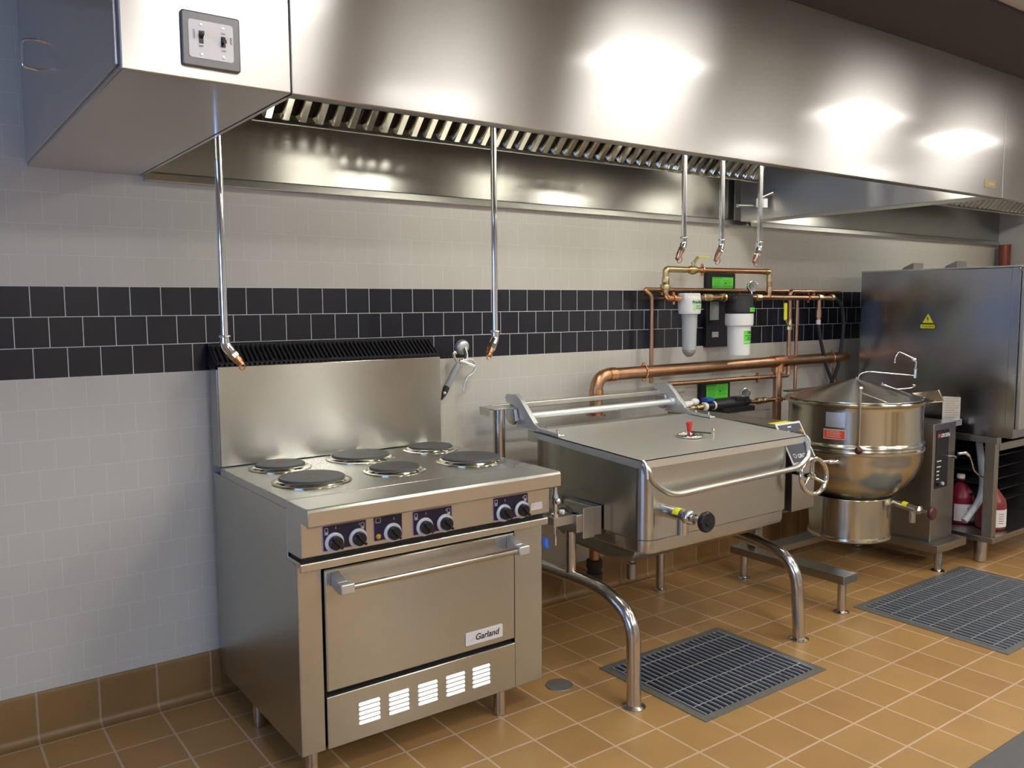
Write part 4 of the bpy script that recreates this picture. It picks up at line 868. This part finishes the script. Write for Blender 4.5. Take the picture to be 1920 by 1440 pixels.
def gauge(x, y, z, label, r=.030):
    t = thing('pressure_gauge', label, 'gauge', (x, y, z), 'pressure gauges')
    nd = Vector((-.45, -.89, .0)).normalized()
    MB().lathe([(r*.9, -.028), (r, -.024), (r, 0), (r*1.05, .003), (r*.92, .004)], (x, y, z), nd, 32).build('case', chrome, t)
    g = MB().lathe([(r*.9, 0), (r*.9, .0005)], Vector((x, y, z))+nd*.0035, nd, 32).build('dial', glassface, t)
    u_ = Vector((0,0,1)); v_ = nd.cross(u_); c = Vector((x, y, z))+nd*.0046; q = MB()
    for i in range(9):
        a = math.radians(-45+i*33.75); d = v_*math.cos(a)+u_*math.sin(a); e = v_*-math.sin(a)+u_*math.cos(a); q.add([c+d*r*.6-e*.0008, c+d*r*.82-e*.0008, c+d*r*.82+e*.0008, c+d*r*.6+e*.0008], [(0,1,2,3)])
    d = v_*.5+u_*.86; e = v_*-.86+u_*.5; q.add([c-d*r*.2-e*.001, c+d*r*.7, c-d*r*.2+e*.001], [(0,1,2)]); q.build('needle_and_ticks', ink, g)
    MB().cyl((x+.005, y+.012, z-r-.018), (x+.005, y+.012, z-r+.004), .007).build('stem', chrome, t)
gauge(3.695, -.205, 1.668, 'round chrome pressure gauge on top of the black filter head')
gauge(3.760, -.115, 1.026, 'round chrome pressure gauge low behind the skillet console')
# lower black valve line
vl = thing('valve_assembly', 'black plastic valve body in the low copper line behind the skillet console', 'valve', (3.6, -.12, .97))
pieces(MB().cyl((3.22, -.12, .968), (3.40, -.12, .972), .0125).cyl((3.78, -.12, .968), (4.19, -.12, .968), .0125), 'pipe', copper_dk, vl)
q = MB()
for x, l_ in ((3.255, .035), (3.315, .05), (3.86, .04), (3.92, .03)): q.lathe([(.018, 0), (.021, .004), (.021, l_-.004), (.018, l_)], (x, -.12, .970), (1,0,0), 8)
pieces(q, 'pipe_fitting', brass, vl)
pieces(MB().lathe([(.024, 0), (.026, .004), (.026, .020), (.024, .024)], (3.375, -.12, .972), (1,0,0), 24).lathe([(.024, 0), (.026, .004), (.026, .016), (.024, .020)], (3.455, -.12, .974), (1,0,0), 24), 'white_collar', white, vl)
MB().lathe([(.020, 0), (.024, .01), (.024, .07), (.034, .085), (.036, .20), (.042, .22), (.042, .28), (.024, .32), (.020, .38), (.016, .40)], (3.395, -.12, .974), (1,0,0), 24).box(3.62, 3.74, -.16, -.10, .985, 1.012).box(3.50, 3.78, -.17, -.05, .925, .955).build('valve_body', blackm, vl)
MB().box(3.385, 3.445, -.145, -.095, 1.002, 1.022).build('valve_tab', blue, vl, bevel=.003)
o = MB().ball((3.215, -.20, 1.02), .028, sc=(1.1, .7, .7)).lathe([(.014, 0), (.017, .01), (.017, .06), (.012, .085)], (3.09, -.22, 1.012), (1, .1, .04), 20).build('hinge_spring_cap', white); tag(o, 'white plastic cap just right of the skillet right hinge bracket', 'cap')
MB_ = None
# pre-rinse spray valve on a wall hook
wk = thing('wall_hook', 'round grey wall hook holding the spray valve', 'hook', (1.79, -.03, 1.30))
MB().lathe([(.034, 0), (.036, .004), (.036, .018), (.030, .026), (.016, .034)], (1.790, -.002, 1.372), (0,-1,-.25), 32).build('wall_disc', cast, wk)
MB().tube([(1.790, -.035, 1.362), (1.792, -.050, 1.330), (1.778, -.060, 1.300)], .0095, .015).tube([(1.745, -.060, 1.306), (1.772, -.062, 1.300), (1.80, -.064, 1.288), (1.822, -.066, 1.280)], .0085, .01).build('hook_arm', chrome, wk)
sp_ = thing('spray_valve', 'grey handled pre-rinse spray valve hanging on the wall hook', 'spray valve', (1.72, -.06, 1.16))
MB().lathe([(.013, 0), (.0155, .02), (.0165, .10), (.014, .12), (.011, .135)], (1.672, -.055, 1.180), Vector((.062, -.004, .107)), 24).build('grip', hosegrey, sp_)
MB().lathe([(.004, 0), (.006, .012), (.012, .030), (.015, .05), (.015, .068)], (1.646, -.055, 1.130), Vector((.028, 0, .055)), 20).build('hose_end', rubber, sp_)
MB().ball((1.656, -.068, 1.162), .0075).build('button', white, sp_)
MB().tube([(1.738, -.058, 1.296), (1.722, -.058, 1.318), (1.712, -.058, 1.345), (1.722, -.058, 1.352), (1.728, -.058, 1.34)], .0065, .02).tube([(1.745, -.062, 1.285), (1.765, -.062, 1.315), (1.79, -.062, 1.30)], .007, .01).build('valve_head', chrome, sp_)
MB().tube([(1.775, -.062, 1.312), (1.815, -.068, 1.312), (1.832, -.070, 1.28), (1.815, -.070, 1.245), (1.778, -.066, 1.228), (1.766, -.064, 1.19), (1.760, -.064, 1.165)], .0055, .02).build('trigger_lever', cast, sp_)
